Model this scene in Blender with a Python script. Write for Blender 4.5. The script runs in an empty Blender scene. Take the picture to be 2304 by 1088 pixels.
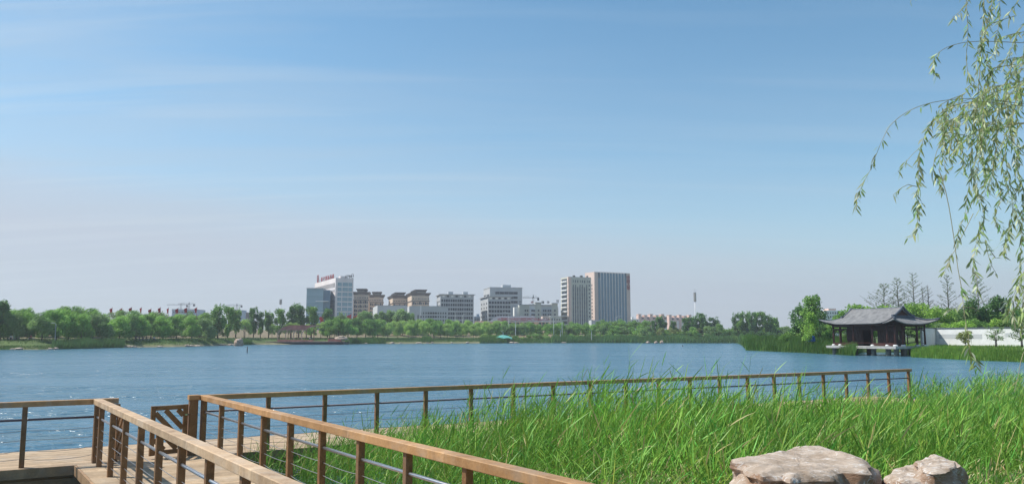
import bpy, math, random
import numpy as np
from mathutils import Vector, Matrix, noise
random.seed(7); rng = np.random.default_rng(11)
R = math.radians
C = bpy.context.scene.collection
S = bpy.context.scene

# ------------------------------------------------------------------ camera
F = 1800.0; EYE = 2.93; HOR = 757.0
PITCH = math.atan((HOR-544)/F)
cam_d = bpy.data.cameras.new('camera'); cam = bpy.data.objects.new('camera', cam_d); C.objects.link(cam)
cam_d.sensor_width = 36; cam_d.lens = 36*F/2304; cam_d.clip_start = .05; cam_d.clip_end = 9000
cam.location = (0,0,EYE); cam.rotation_euler = (math.pi/2+PITCH, 0, 0)
S.camera = cam
# ------------------------------------------------------------------ sky and sun
SUN_EL = R(52); SUN_AZ = Vector((-.985,.17,0)).normalized()      # towards the sun, on the ground
w = bpy.data.worlds.new('World'); S.world = w; w.use_nodes = True
nt = w.node_tree; N = nt.nodes; L = nt.links
for n in list(N): N.remove(n)
def nd(nt, t, **k):
    n = nt.nodes.new(t)
    for a,b in k.items(): setattr(n,a,b)
    return n
out = nd(nt,'ShaderNodeOutputWorld'); bg = nd(nt,'ShaderNodeBackground'); bg.inputs[1].default_value = .086
sky = nd(nt,'ShaderNodeTexSky', sky_type='NISHITA', sun_disc=False)
sky.sun_elevation = SUN_EL; sky.sun_rotation = math.atan2(SUN_AZ.x, SUN_AZ.y)
sky.air_density = 1.0; sky.dust_density = .3; sky.ozone_density = 2.0
tc = nd(nt,'ShaderNodeTexCoord'); sep = nd(nt,'ShaderNodeSeparateXYZ'); L.new(tc.outputs['Generated'], sep.inputs[0])
# pale band of low haze, its upper edge slanting gently
hz = nd(nt,'ShaderNodeMath', operation='MULTIPLY_ADD'); hz.inputs[1].default_value = .09
L.new(sep.outputs['X'], hz.inputs[0]); L.new(sep.outputs['Z'], hz.inputs[2])
rp = nd(nt,'ShaderNodeValToRGB'); L.new(hz.outputs[0], rp.inputs[0])
e = rp.color_ramp.elements; e[0].position=0; e[0].color=(.9,.9,.9,1); e[1].position=.42; e[1].color=(0,0,0,1)
for p,v in ((.075,.9),(.115,.74),(.15,.42),(.25,.13)):
    x = rp.color_ramp.elements.new(p); x.color=(v,v,v,1)
tn = nd(nt,'ShaderNodeMixRGB', blend_type='MULTIPLY'); tn.inputs[0].default_value=1; tn.inputs[2].default_value=(.98,1.36,1.36,1); L.new(sky.outputs[0], tn.inputs[1])
mx = nd(nt,'ShaderNodeMixRGB'); L.new(rp.outputs[0], mx.inputs[0]); L.new(tn.outputs[0], mx.inputs[1]); mx.inputs[2].default_value=(5.05,5.4,6.3,1)
# thin cirrus: direction projected on a high plane
dv = nd(nt,'ShaderNodeMath', operation='ADD'); dv.inputs[1].default_value=.12; L.new(sep.outputs['Z'], dv.inputs[0])
dx = nd(nt,'ShaderNodeMath', operation='DIVIDE'); dy = nd(nt,'ShaderNodeMath', operation='DIVIDE')
L.new(sep.outputs['X'],dx.inputs[0]); L.new(dv.outputs[0],dx.inputs[1]); L.new(sep.outputs['Y'],dy.inputs[0]); L.new(dv.outputs[0],dy.inputs[1])
cb = nd(nt,'ShaderNodeCombineXYZ'); L.new(dx.outputs[0],cb.inputs[0]); L.new(dy.outputs[0],cb.inputs[1])
mp = nd(nt,'ShaderNodeMapping'); mp.inputs['Rotation'].default_value=(0,0,R(-14)); mp.inputs['Scale'].default_value=(.5,2.1,1); mp.inputs['Location'].default_value=(1.3,.4,0)
L.new(cb.outputs[0], mp.inputs[0])
nz = nd(nt,'ShaderNodeTexNoise'); nz.inputs['Scale'].default_value=.9; nz.inputs['Detail'].default_value=7; nz.inputs['Roughness'].default_value=.52; nz.inputs['Distortion'].default_value=.5
L.new(mp.outputs[0], nz.inputs['Vector'])
r2 = nd(nt,'ShaderNodeValToRGB'); L.new(nz.outputs[0], r2.inputs[0]); r2.color_ramp.elements[0].position=.44; r2.color_ramp.elements[1].position=.72
lf = nd(nt,'ShaderNodeMapRange'); lf.inputs[1].default_value=.12; lf.inputs[2].default_value=-.5; lf.inputs[3].default_value=.12; lf.inputs[4].default_value=.5
L.new(sep.outputs['X'], lf.inputs[0])
cm = nd(nt,'ShaderNodeMath', operation='MULTIPLY'); L.new(r2.outputs[0],cm.inputs[0]); L.new(lf.outputs[0],cm.inputs[1])
mx2 = nd(nt,'ShaderNodeMixRGB'); L.new(cm.outputs[0], mx2.inputs[0]); L.new(mx.outputs[0], mx2.inputs[1]); mx2.inputs[2].default_value=(4.9,5.6,6.4,1)
# a few longer feathery streaks
mp3 = nd(nt,'ShaderNodeMapping'); mp3.inputs['Rotation'].default_value=(0,0,R(9)); mp3.inputs['Scale'].default_value=(.35,3.4,1); mp3.inputs['Location'].default_value=(4.2,1.1,0); L.new(cb.outputs[0], mp3.inputs[0])
nz3 = nd(nt,'ShaderNodeTexNoise'); nz3.inputs['Scale'].default_value=1.5; nz3.inputs['Detail'].default_value=5; nz3.inputs['Distortion'].default_value=.35; L.new(mp3.outputs[0], nz3.inputs['Vector'])
r3 = nd(nt,'ShaderNodeValToRGB'); L.new(nz3.outputs[0], r3.inputs[0]); r3.color_ramp.elements[0].position=.5; r3.color_ramp.elements[1].position=.72; r3.color_ramp.elements[1].color=(.75,.75,.75,1)
cm3 = nd(nt,'ShaderNodeMath', operation='MULTIPLY'); L.new(r3.outputs[0],cm3.inputs[0]); L.new(lf.outputs[0],cm3.inputs[1])
mx3 = nd(nt,'ShaderNodeMixRGB'); L.new(cm3.outputs[0], mx3.inputs[0]); L.new(mx2.outputs[0], mx3.inputs[1]); mx3.inputs[2].default_value=(6.2,6.9,7.5,1)
L.new(mx3.outputs[0], bg.inputs[0]); L.new(bg.outputs[0], out.inputs[0])
sl = bpy.data.lights.new('sun','SUN'); sl.energy = 4.3; sl.angle = R(.53); sl.color=(1,.945,.86)
so = bpy.data.objects.new('sun', sl); C.objects.link(so)
sd = Vector((SUN_AZ.x*math.cos(SUN_EL), SUN_AZ.y*math.cos(SUN_EL), math.sin(SUN_EL)))
so.rotation_euler = sd.to_track_quat('Z','Y').to_euler(); so.location=(-50,0,80)
S.view_settings.view_transform='Standard'; S.view_settings.look='None'; S.view_settings.exposure=.35; S.view_settings.gamma=1
S.cycles.max_bounces=6; S.cycles.transparent_max_bounces=8; S.cycles.volume_bounces=0

# ------------------------------------------------------------------ pixel helpers (photo pixels -> places)
CP, SP = math.cos(PITCH), math.sin(PITCH)
def ray(px,py):
    a=(px-1152)/F; v=(544-py)/F
    return Vector((a, CP - v*SP, SP + CP*v))
def at(px,py,Y): d=ray(px,py); return Vector((0,0,EYE))+d*(Y/d.y)
def gnd(px,py,z=0.): d=ray(px,py); return Vector((0,0,EYE))+d*((z-EYE)/d.z)
def xat(px,Y,py=HOR): return at(px,py,Y).x
# ------------------------------------------------------------------ object helpers
def tag(o,label=None,cat=None,group=None,kind=None):
    if label: o['label']=label
    if cat: o['category']=cat
    if group: o['group']=group
    if kind: o['kind']=kind
    return o
def empty(name,loc=(0,0,0),rz=0,label=None,cat=None,group=None):
    o=bpy.data.objects.new(name,None); C.objects.link(o); o.location=loc; o.rotation_euler=(0,0,rz); o.empty_display_size=.3
    return tag(o,label,cat,group)
def link(name,me,parent=None,loc=(0,0,0),rz=0):
    o=bpy.data.objects.new(name,me); C.objects.link(o); o.parent=parent; o.location=loc; o.rotation_euler=(0,0,rz); return o
def copy_tree(o,parent=None):
    c=o.copy(); C.objects.link(c); c.parent=parent
    for ch in o.children: copy_tree(ch,c)
    return c
class MB:
    def __init__(s): s.v=[]; s.f=[]
    def quadbox(s,c,ax,ay,az):      # centre and three half-axes
        c=Vector(c); b=len(s.v)
        for k in range(8):
            s.v.append(tuple(c+ax*(1 if k&1 else -1)+ay*(1 if k&2 else -1)+az*(1 if k&4 else -1)))
        s.f+= [(b,b+2,b+3,b+1),(b+4,b+5,b+7,b+6),(b,b+1,b+5,b+4),(b+2,b+6,b+7,b+3),(b,b+4,b+6,b+2),(b+1,b+3,b+7,b+5)]
        return s
    def box(s,x0,x1,y0,y1,z0,z1):
        return s.quadbox(((x0+x1)/2,(y0+y1)/2,(z0+z1)/2),Vector(((x1-x0)/2,0,0)),Vector((0,(y1-y0)/2,0)),Vector((0,0,(z1-z0)/2)))
    def beam(s,a,b,w,h,up=Vector((0,0,1)),ch=0.0):   # bar from a to b, chamfered if ch
        a=Vector(a); b=Vector(b); d=(b-a).normalized(); sd=d.cross(up)
        if sd.length<1e-4: sd=d.cross(Vector((1,0,0)))
        sd.normalize(); u=sd.cross(d).normalized()
        if not ch: return s.quadbox((a+b)/2,(b-a)/2,sd*(w/2),u*(h/2))
        x=w/2;y=h/2;c=ch
        prof=[(-x+c,-y),(x-c,-y),(x,-y+c),(x,y-c),(x-c,y),(-x+c,y),(-x,y-c),(-x,-y+c)]
        k=len(s.v)
        for p in (a,b):
            for q in prof: s.v.append(tuple(p+sd*q[0]+u*q[1]))
        for i in range(8): s.f.append((k+i,k+(i+1)%8,k+8+(i+1)%8,k+8+i))
        s.f.append(tuple(k+i for i in reversed(range(8)))); s.f.append(tuple(k+8+i for i in range(8)))
        return s
    def tube(s,pts,r,n=6,cap=True):
        pts=[Vector(p) for p in pts]; k=len(s.v); rr=r if isinstance(r,(list,tuple)) else [r]*len(pts)
        for i,p in enumerate(pts):
            d=(pts[min(i+1,len(pts)-1)]-pts[max(i-1,0)]).normalized()
            ref=Vector((0,0,1)) if abs(d.z)<.9 else Vector((1,0,0))
            a=d.cross(ref).normalized(); b=d.cross(a)
            for j in range(n):
                t=2*math.pi*j/n; s.v.append(tuple(p+(a*math.cos(t)+b*math.sin(t))*rr[i]))
        for i in range(len(pts)-1):
            for j in range(n):
                s.f.append((k+i*n+j,k+i*n+(j+1)%n,k+(i+1)*n+(j+1)%n,k+(i+1)*n+j))
        if cap: s.f.append(tuple(k+j for j in reversed(range(n)))); s.f.append(tuple(k+(len(pts)-1)*n+j for j in range(n)))
        return s
    def quad(s,*p):
        k=len(s.v); s.v+=[tuple(q) for q in p]; s.f.append(tuple(range(k,k+len(p)))); return s
    def mesh(s,name,m,smooth=False):
        me=bpy.data.meshes.new(name); me.from_pydata(s.v,[],s.f); me.update()
        if m: me.materials.append(m)
        if smooth: me.polygons.foreach_set('use_smooth',[True]*len(me.polygons))
        return me
    def build(s,name,m,parent=None,loc=(0,0,0),rz=0,smooth=False): return link(name,s.mesh(name,m,smooth),parent,loc,rz)
# ------------------------------------------------------------------ materials
def principled(name,col,rough=.8,metal=0,spec=.5):
    m=bpy.data.materials.new(name); m.use_nodes=True; b=m.node_tree.nodes['Principled BSDF']
    b.inputs['Base Color'].default_value=(*col,1); b.inputs['Roughness'].default_value=rough; b.inputs['Metallic'].default_value=metal
    b.inputs['Specular IOR Level'].default_value=spec
    return m,m.node_tree,b
def mat(name,col,rough=.8,var=.15,scale=3.,bump=0.,metal=0,spec=.4,coord='Object',stretch=(1,1,1),island=0.,dark=None):
    m,t,b=principled(name,col,rough,metal,spec)
    if not (var or bump or island): return m
    tc=nd(t,'ShaderNodeTexCoord'); mp=nd(t,'ShaderNodeMapping'); mp.inputs['Scale'].default_value=stretch
    t.links.new(tc.outputs[coord],mp.inputs[0])
    nz=nd(t,'ShaderNodeTexNoise'); nz.inputs['Scale'].default_value=scale; nz.inputs['Detail'].default_value=6; nz.inputs['Roughness'].default_value=.6
    t.links.new(mp.outputs[0],nz.inputs['Vector'])
    rp=nd(t,'ShaderNodeValToRGB'); t.links.new(nz.outputs[0],rp.inputs[0])
    d = dark or tuple(c*(1-var*1.6) for c in col); l=tuple(min(1,c*(1+var)) for c in col)
    rp.color_ramp.elements[0].position=.3; rp.color_ramp.elements[0].color=(*d,1); rp.color_ramp.elements[1].position=.7; rp.color_ramp.elements[1].color=(*l,1)
    src=rp.outputs[0]
    if island:
        g=nd(t,'ShaderNodeNewGeometry'); mr=nd(t,'ShaderNodeMapRange'); mr.inputs[3].default_value=1-island; mr.inputs[4].default_value=1+island
        t.links.new(g.outputs['Random Per Island'],mr.inputs[0])
        hs=nd(t,'ShaderNodeHueSaturation'); t.links.new(mr.outputs[0],hs.inputs['Value']); t.links.new(src,hs.inputs['Color']); src=hs.outputs[0]
    t.links.new(src,b.inputs['Base Color'])
    if bump:
        bp=nd(t,'ShaderNodeBump'); bp.inputs['Strength'].default_value=bump; bp.inputs['Distance'].default_value=.05
        t.links.new(nz.outputs[0],bp.inputs['Height']); t.links.new(bp.outputs[0],b.inputs['Normal'])
    return m
def leafmat(name,trans=.35,rough=.55,spec=.3,gain=(1,1,1),objvar=0.12):
    m=bpy.data.materials.new(name); m.use_nodes=True; t=m.node_tree; b=t.nodes['Principled BSDF']; o=t.nodes['Material Output']
    a=nd(t,'ShaderNodeAttribute',attribute_name='Col')
    oi=nd(t,'ShaderNodeObjectInfo'); mr=nd(t,'ShaderNodeMapRange'); mr.inputs[3].default_value=1-objvar; mr.inputs[4].default_value=1+objvar
    t.links.new(oi.outputs['Random'],mr.inputs[0])
    mm=nd(t,'ShaderNodeMixRGB',blend_type='MULTIPLY'); mm.inputs[0].default_value=1; mm.inputs[2].default_value=(*gain,1)
    t.links.new(a.outputs['Color'],mm.inputs[1])
    hs=nd(t,'ShaderNodeHueSaturation'); t.links.new(mr.outputs[0],hs.inputs['Value']); t.links.new(mm.outputs[0],hs.inputs['Color'])
    t.links.new(hs.outputs[0],b.inputs['Base Color']); b.inputs['Roughness'].default_value=rough; b.inputs['Specular IOR Level'].default_value=spec
    tr=nd(t,'ShaderNodeBsdfTranslucent'); ms=nd(t,'ShaderNodeMixShader'); ms.inputs[0].default_value=trans
    t.links.new(hs.outputs[0],tr.inputs[0]); t.links.new(b.outputs[0],ms.inputs[1]); t.links.new(tr.outputs[0],ms.inputs[2]); t.links.new(ms.outputs[0],o.inputs[0])
    return m
def woodmat(name,col,dark,rough=.6,scale=1.,island=.12):
    m,t,b=principled(name,col,rough,0,.35)
    tc=nd(t,'ShaderNodeTexCoord'); ge=nd(t,'ShaderNodeNewGeometry')
    mp=nd(t,'ShaderNodeMapping'); mp.inputs['Scale'].default_value=(1.2*scale,1.2*scale,1.2*scale)
    t.links.new(tc.outputs['Object'],mp.inputs[0])
    n1=nd(t,'ShaderNodeTexNoise'); n1.inputs['Scale'].default_value=2.2; n1.inputs['Detail'].default_value=8; n1.inputs['Roughness'].default_value=.65; n1.inputs['Distortion'].default_value=1.2
    t.links.new(mp.outputs[0],n1.inputs['Vector'])
    n2=nd(t,'ShaderNodeTexNoise'); n2.inputs['Scale'].default_value=34; n2.inputs['Detail'].default_value=5
    t.links.new(mp.outputs[0],n2.inputs['Vector'])
    ad=nd(t,'ShaderNodeMath',operation='MULTIPLY_ADD'); ad.inputs[1].default_value=.35; t.links.new(n2.outputs[0],ad.inputs[0]); t.links.new(n1.outputs[0],ad.inputs[2])
    rp=nd(t,'ShaderNodeValToRGB'); t.links.new(ad.outputs[0],rp.inputs[0])
    rp.color_ramp.elements[0].position=.45; rp.color_ramp.elements[0].color=(*dark,1); rp.color_ramp.elements[1].position=.86; rp.color_ramp.elements[1].color=(*col,1)
    n3=nd(t,'ShaderNodeTexNoise'); n3.inputs['Scale'].default_value=1.1; n3.inputs['Detail'].default_value=7; n3.inputs['Roughness'].default_value=.7; t.links.new(tc.outputs['Object'],n3.inputs['Vector'])
    g3=nd(t,'ShaderNodeMapRange'); g3.inputs[1].default_value=.5; g3.inputs[2].default_value=.72; g3.inputs[4].default_value=.6; t.links.new(n3.outputs[0],g3.inputs[0])
    gx=nd(t,'ShaderNodeMixRGB'); gl_=sum(col)/3; gx.inputs[2].default_value=(gl_*1.0,gl_*.93,gl_*.82,1); t.links.new(g3.outputs[0],gx.inputs[0]); t.links.new(rp.outputs[0],gx.inputs[1]); rp=gx
    mr=nd(t,'ShaderNodeMapRange'); mr.inputs[3].default_value=1-island; mr.inputs[4].default_value=1+island; t.links.new(ge.outputs['Random Per Island'],mr.inputs[0])
    hs=nd(t,'ShaderNodeHueSaturation'); t.links.new(mr.outputs[0],hs.inputs['Value']); t.links.new(rp.outputs[0],hs.inputs['Color']); t.links.new(hs.outputs[0],b.inputs['Base Color'])
    bp=nd(t,'ShaderNodeBump'); bp.inputs['Strength'].default_value=.25; bp.inputs['Distance'].default_value=.01
    t.links.new(n2.outputs[0],bp.inputs['Height']); t.links.new(bp.outputs[0],b.inputs['Normal'])
    return m
M_rail=woodmat('handrail_wood',(.52,.3,.135),(.3,.155,.06))
M_post=woodmat('post_wood',(.29,.155,.068),(.13,.064,.026),scale=1.5)
M_deck=woodmat('deck_wood',(.52,.385,.25),(.31,.215,.13),rough=.75,scale=1.2,island=.2)
M_fascia=woodmat('fascia_wood',(.42,.26,.14),(.2,.12,.06))
M_railp=woodmat('weathered_handrail_wood',(.62,.44,.27),(.33,.21,.12))
M_steel=mat('stainless_steel',(.55,.55,.57),.3,.08,20,metal=1.)
M_cable=mat('steel_cable',(.32,.31,.31),.4,.1,30,metal=.8)
M_white=mat('white_paint',(.74,.75,.75),.7,.06,1.2)
M_conc=mat('pale_concrete',(.5,.49,.47),.85,.14,1.5,bump=.2)
M_dark=mat('dark_metal',(.03,.03,.035),.5,.1,5)
M_red=mat('red_cloth',(.5,.035,.04),.7,.15,2)
M_redpaint=mat('red_sign_paint',(.33,.06,.07),.6,.1,2)
M_greybark=mat('grey_bark',(.17,.16,.13),.95,.3,6)
M_bark=mat('bark',(.075,.055,.042),.95,.3,6,bump=.6)
M_leaf=leafmat('leaf',gain=(2.95,2.9,2.4)); M_reed=leafmat('reed_leaf',.27,.5,.35,gain=(1.5,1.52,1.35),objvar=0.)
M_will=leafmat('willow_leaf',.4,.42,.5,gain=(1.5,1.45,1.5),objvar=0.)
M_lampw=mat('lamp_pole_paint',(.7,.71,.7),.5,.05,2)
# ------------------------------------------------------------------ numpy leaves
def nmesh(name,verts,quads,cols,m,smooth=False):
    me=bpy.data.meshes.new(name); nv=len(verts); nq=len(quads)
    me.vertices.add(nv); me.vertices.foreach_set('co',verts.astype(np.float32).ravel())
    me.loops.add(nq*4); me.loops.foreach_set('vertex_index',quads.astype(np.int32).ravel())
    me.polygons.add(nq); me.polygons.foreach_set('loop_start',np.arange(0,nq*4,4,dtype=np.int32))
    if smooth: me.polygons.foreach_set('use_smooth',np.ones(nq,dtype=bool))
    me.update(calc_edges=True)
    a=me.color_attributes.new('Col','FLOAT_COLOR','POINT'); c=np.ones((nv,4),np.float32); c[:,:3]=cols; a.data.foreach_set('color',c.ravel())
    me.materials.append(m); return me
def unit(v): return v/np.maximum(np.linalg.norm(v,axis=1,keepdims=True),1e-9)
class Leaves:
    def __init__(s): s.V=[];s.Q=[];s.K=[];s.n=0
    def add(s,base,d,length,width,droop,col,prof=(.5,1,.75,.05),side=None,bend=None):
        n=len(base); k=len(prof); d=unit(d)
        if side is None:
            rv=unit(rng.normal(size=(n,3))); side=unit(np.cross(d,rv))
        t=np.linspace(0,1,k); P=np.empty((n,k,2,3))
        length=np.broadcast_to(length,(n,)).reshape(n,1,1); width=np.broadcast_to(width,(n,)).reshape(n,1); droop=np.broadcast_to(droop,(n,)).reshape(n,1,1)
        cen=base[:,None,:]+d[:,None,:]*length*t[None,:,None]
        cen[:,:,2]-= (droop*length)[:,:,0]*(t**2)[None,:]
        if bend is not None: cen+= bend[:,None,:]*length*(t**2)[None,:,None]
        hw=(width*np.array(prof)[None,:]/2)[:,:,None]*side[:,None,:]
        P[:,:,0]=cen-hw; P[:,:,1]=cen+hw
        V=P.reshape(n*k*2,3)
        i=np.arange(n)[:,None]*k*2+np.arange(k-1)[None,:]*2
        Q=np.stack([i,i+1,i+3,i+2],-1).reshape(-1,4)+s.n
        s.V.append(V); s.Q.append(Q); s.K.append(np.repeat(col,k*2,axis=0)); s.n+=len(V)
    def mesh(s,name,m,smooth=False): return nmesh(name,np.concatenate(s.V),np.concatenate(s.Q),np.concatenate(s.K),m,smooth)
def jit(col,n,v=.2,h=.08):
    c=np.array(col)[None,:]*np.ones((n,1)); c*= (1+rng.normal(0,v,(n,1))).clip(.45,1.8); c[:,0]*=(1+rng.normal(0,h*2,n)).clip(.5,1.7); return c.clip(0.004,.9)
def curve_pts(pts,n):
    pts=np.array([tuple(p) for p in pts]); sg=np.r_[0,np.cumsum(np.linalg.norm(np.diff(pts,axis=0),axis=1))]
    t=np.linspace(0,sg[-1],n); return np.stack([np.interp(t,sg,pts[:,i]) for i in range(3)],1)
def smooth_curve(P,n):     # Catmull-Rom
    P=[Vector(p) for p in P]; P=[P[0]*2-P[1]]+P+[P[-1]*2-P[-2]]; o=[]
    m=len(P)-3
    for i in range(n):
        u=i/(n-1)*m; k=min(int(u),m-1); t=u-k; a,b,c,d=P[k:k+4]
        o.append(.5*((2*b)+(c-a)*t+(2*a-5*b+4*c-d)*t*t+(-a+3*b-3*c+d)*t**3))
    return o
# ------------------------------------------------------------------ terrain
SH=[(-3000,900),(-1200,815),(-400,793),(0,786),(100,786),(200,783.5),(300,781),(420,779.5),(500,777),(545,775.5),(600,774.6),(780,774),(820,773),(1000,772),(1300,770.9),(1655,771.4),(1664,776),(1674,787.5),(1720,789.5),(1780,792),(1880,797),(1915,799),(1928,792),(2028,792),(2042,803),(2100,806),(2180,810),(2304,814.5),(2500,824),(3000,850),(4500,900)]
SHP=np.array([p[0] for p in SH]); SHD=np.array([gnd(1152,p[1],0).y for p in SH])
def shore(px): return float(np.interp(px,SHP,SHD))
HD=np.array([-6,-1,0,1.5,4,9,14,30,45,70,110,4000]); HZ=np.array([-1.2,-.35,.02,.45,1.0,1.75,2.2,2.8,4.2,6.2,6.2,6.2]); HR=np.array([-1.2,-.35,.02,.3,.6,1.0,1.3,1.6,1.7,2.1,2.5,4.8])
def tz(x,y):
    px=1152+F*x/max(y,1e-3)/1.0; d=y-shore(px); k=float(np.interp(px,[1600,1680],[0,1]))
    z=np.interp(d,HD,HZ)*(1-k)+np.interp(d,HD,HR)*k
    if d>2: z+=.18*noise.noise(Vector((x*.07,y*.07,0)))*min(1,(d-2)/6)
    return float(z)
def build_terrain():
    pxs=np.concatenate([np.linspace(-3000,-50,60),np.arange(-30,1650,14),np.arange(1652,1690,3),np.arange(1694,2320,8),np.linspace(2330,4500,60)])
    ds=[-9,-4,-1,0,1,2.5,4,6,9,12,15,20,26,32,38,45,55,65,75,90,110,150,220,350,600,1000,1800,3200,6000]
    V=[];K=[];Q=[]
    for p in pxs:
        s=shore(p)
        for d in ds:
            Y=s+d+(1.2*noise.noise(Vector((p*.03,0,5)))if d<20 else 0); X=(p-1152)/F*Y; z=tz(X,Y) if d>-4 else -1.4
            V.append((X,Y,z))
            g=noise.noise(Vector((X*.03,Y*.05,3))); k=float(np.clip((d-17+g*16)/10,0,1)) if p<1680 else float(np.clip(g*1.2-.35,0,1))
            e=float(np.clip(1-(d-0.5)/3,0,1)) if p<1650 else 0
            a=np.array((.075,.125,.03))*(1-k)+np.array((.215,.175,.115))*k; a=a*(1-e*.7)+np.array((.3,.25,.18))*e*.7
            K.append(a)
    n=len(ds)
    for i in range(len(pxs)-1):
        for j in range(n-1): Q.append((i*n+j,(i+1)*n+j,(i+1)*n+j+1,i*n+j+1))
    m=mat('bank_ground',(.1,.1,.05),.95,.1,1)
    t=m.node_tree; b=t.nodes['Principled BSDF']; a=nd(t,'ShaderNodeAttribute',attribute_name='Col'); mm=nd(t,'ShaderNodeMixRGB',blend_type='MULTIPLY'); mm.inputs[0].default_value=1
    tcn=nd(t,'ShaderNodeTexCoord'); n1=nd(t,'ShaderNodeTexNoise'); n1.inputs['Scale'].default_value=.35; n1.inputs['Detail'].default_value=8; n1.inputs['Roughness'].default_value=.7; t.links.new(tcn.outputs['Object'],n1.inputs['Vector'])
    r=nd(t,'ShaderNodeValToRGB'); r.color_ramp.elements[0].position=.3; r.color_ramp.elements[0].color=(.6,.6,.55,1); r.color_ramp.elements[1].position=.7; r.color_ramp.elements[1].color=(1.3,1.25,1.15,1)
    t.links.new(n1.outputs[0],r.inputs[0]); t.links.new(a.outputs['Color'],mm.inputs[1]); t.links.new(r.outputs[0],mm.inputs[2]); t.links.new(mm.outputs[0],b.inputs['Base Color'])
    o=link('ground',nmesh('ground',np.array(V),np.array(Q),np.array(K),m,True)); tag(o,kind='structure')
build_terrain()
# lake: one sheet of water with wind ripples
def build_water():
    ys=[-40,0]+[3+1.045**i for i in range(0,176)]; ys=[y for y in ys if y<1500]+[1500]
    mb=MB(); mb.quad((-1800,-60,0),(1800,-60,0),(1800,1500,0),(-1800,1500,0))
    m,t,b=principled('lake_water',(.06,.155,.225),.2,0,.42); b.inputs['IOR'].default_value=1.33
    tcn=nd(t,'ShaderNodeTexCoord')
    def ns(scale,st,det,rot=0,dist=0.):
        mp=nd(t,'ShaderNodeMapping'); mp.inputs['Scale'].default_value=st; mp.inputs['Rotation'].default_value=(0,0,R(rot)); t.links.new(tcn.outputs['Object'],mp.inputs[0])
        n=nd(t,'ShaderNodeTexNoise'); n.inputs['Scale'].default_value=scale; n.inputs['Detail'].default_value=det; n.inputs['Roughness'].default_value=.55; n.inputs['Distortion'].default_value=dist
        t.links.new(mp.outputs[0],n.inputs['Vector']); return n.outputs[0]
    a=ns(1.,(.85,1.5,1),3,8,.4); c=ns(1.,(.2,.42,1),2,-6); f=ns(1.,(3.,5.,1),2,14)
    g=ns(1.,(.03,.13,1),5,4,.6)    # gusts: calmer and rougher patches
    s1=nd(t,'ShaderNodeMath',operation='MULTIPLY_ADD'); s1.inputs[1].default_value=1.7; t.links.new(c,s1.inputs[0]); t.links.new(a,s1.inputs[2])
    s2=nd(t,'ShaderNodeMath',operation='MULTIPLY_ADD'); s2.inputs[1].default_value=.07; t.links.new(f,s2.inputs[0]); t.links.new(s1.outputs[0],s2.inputs[2])
    mr=nd(t,'ShaderNodeMapRange'); mr.inputs[1].default_value=.38; mr.inputs[2].default_value=.6; mr.inputs[3].default_value=.3; mr.inputs[4].default_value=1.; t.links.new(g,mr.inputs[0])
    bp=nd(t,'ShaderNodeBump'); bp.inputs['Distance'].default_value=.52; t.links.new(mr.outputs[0],bp.inputs['Strength']); t.links.new(s2.outputs[0],bp.inputs['Height']); t.links.new(bp.outputs[0],b.inputs['Normal'])
    tag(mb.build('water',m),kind='structure')
build_water()
# ------------------------------------------------------------------ boardwalk frame
DZ=.60; RT=DZ+1.17                     # deck level, top of the handrails
p0=gnd(605,882,RT); p1=gnd(2043,829,RT)
U=(p1-p0); U.z=0; U.normalize(); W=Vector((-U.y,U.x,0))     # along the shore walk / away from the camera
def b0(v): return Vector((v.x,v.y,0))
O=b0(p0); SPC=(b0(p1)-O).length/19.
vB=(b0(gnd(640,1072,RT))-b0(gnd(224,897,RT))).normalized(); vC=(b0(gnd(1326,1092,RT))-b0(gnd(470,890,RT))).normalized()
V=(vB+vC).normalized()
print('U',U,'spc',SPC,'V',V,'vB',vB,'vC',vC,'dot',U.dot(V))
def hit_u(p,d):      # where line p+t d meets the main rail line
    n=W; t=(O-p).dot(n)/d.dot(n); return p+d*t
B0=hit_u(b0(gnd(300,931,RT)),V); C0=hit_u(b0(gnd(800,967,RT)),V)
print('B0',B0,'C0',C0,(C0-B0).length, 'O',O)
def Z(p,z): return Vector((p.x,p.y,z))
def sag(a,b,n=7,s=.012):
    return [a.lerp(b,i/(n-1))+Vector((0,0,-s*4*(i/(n-1))*(1-i/(n-1)))) for i in range(n)]
M_shadepipe=mat('shaded_pipe',(.12,.10,.12),.6,.1,10)  # steel pipe with the shade on the shore rails put into its colour
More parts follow.
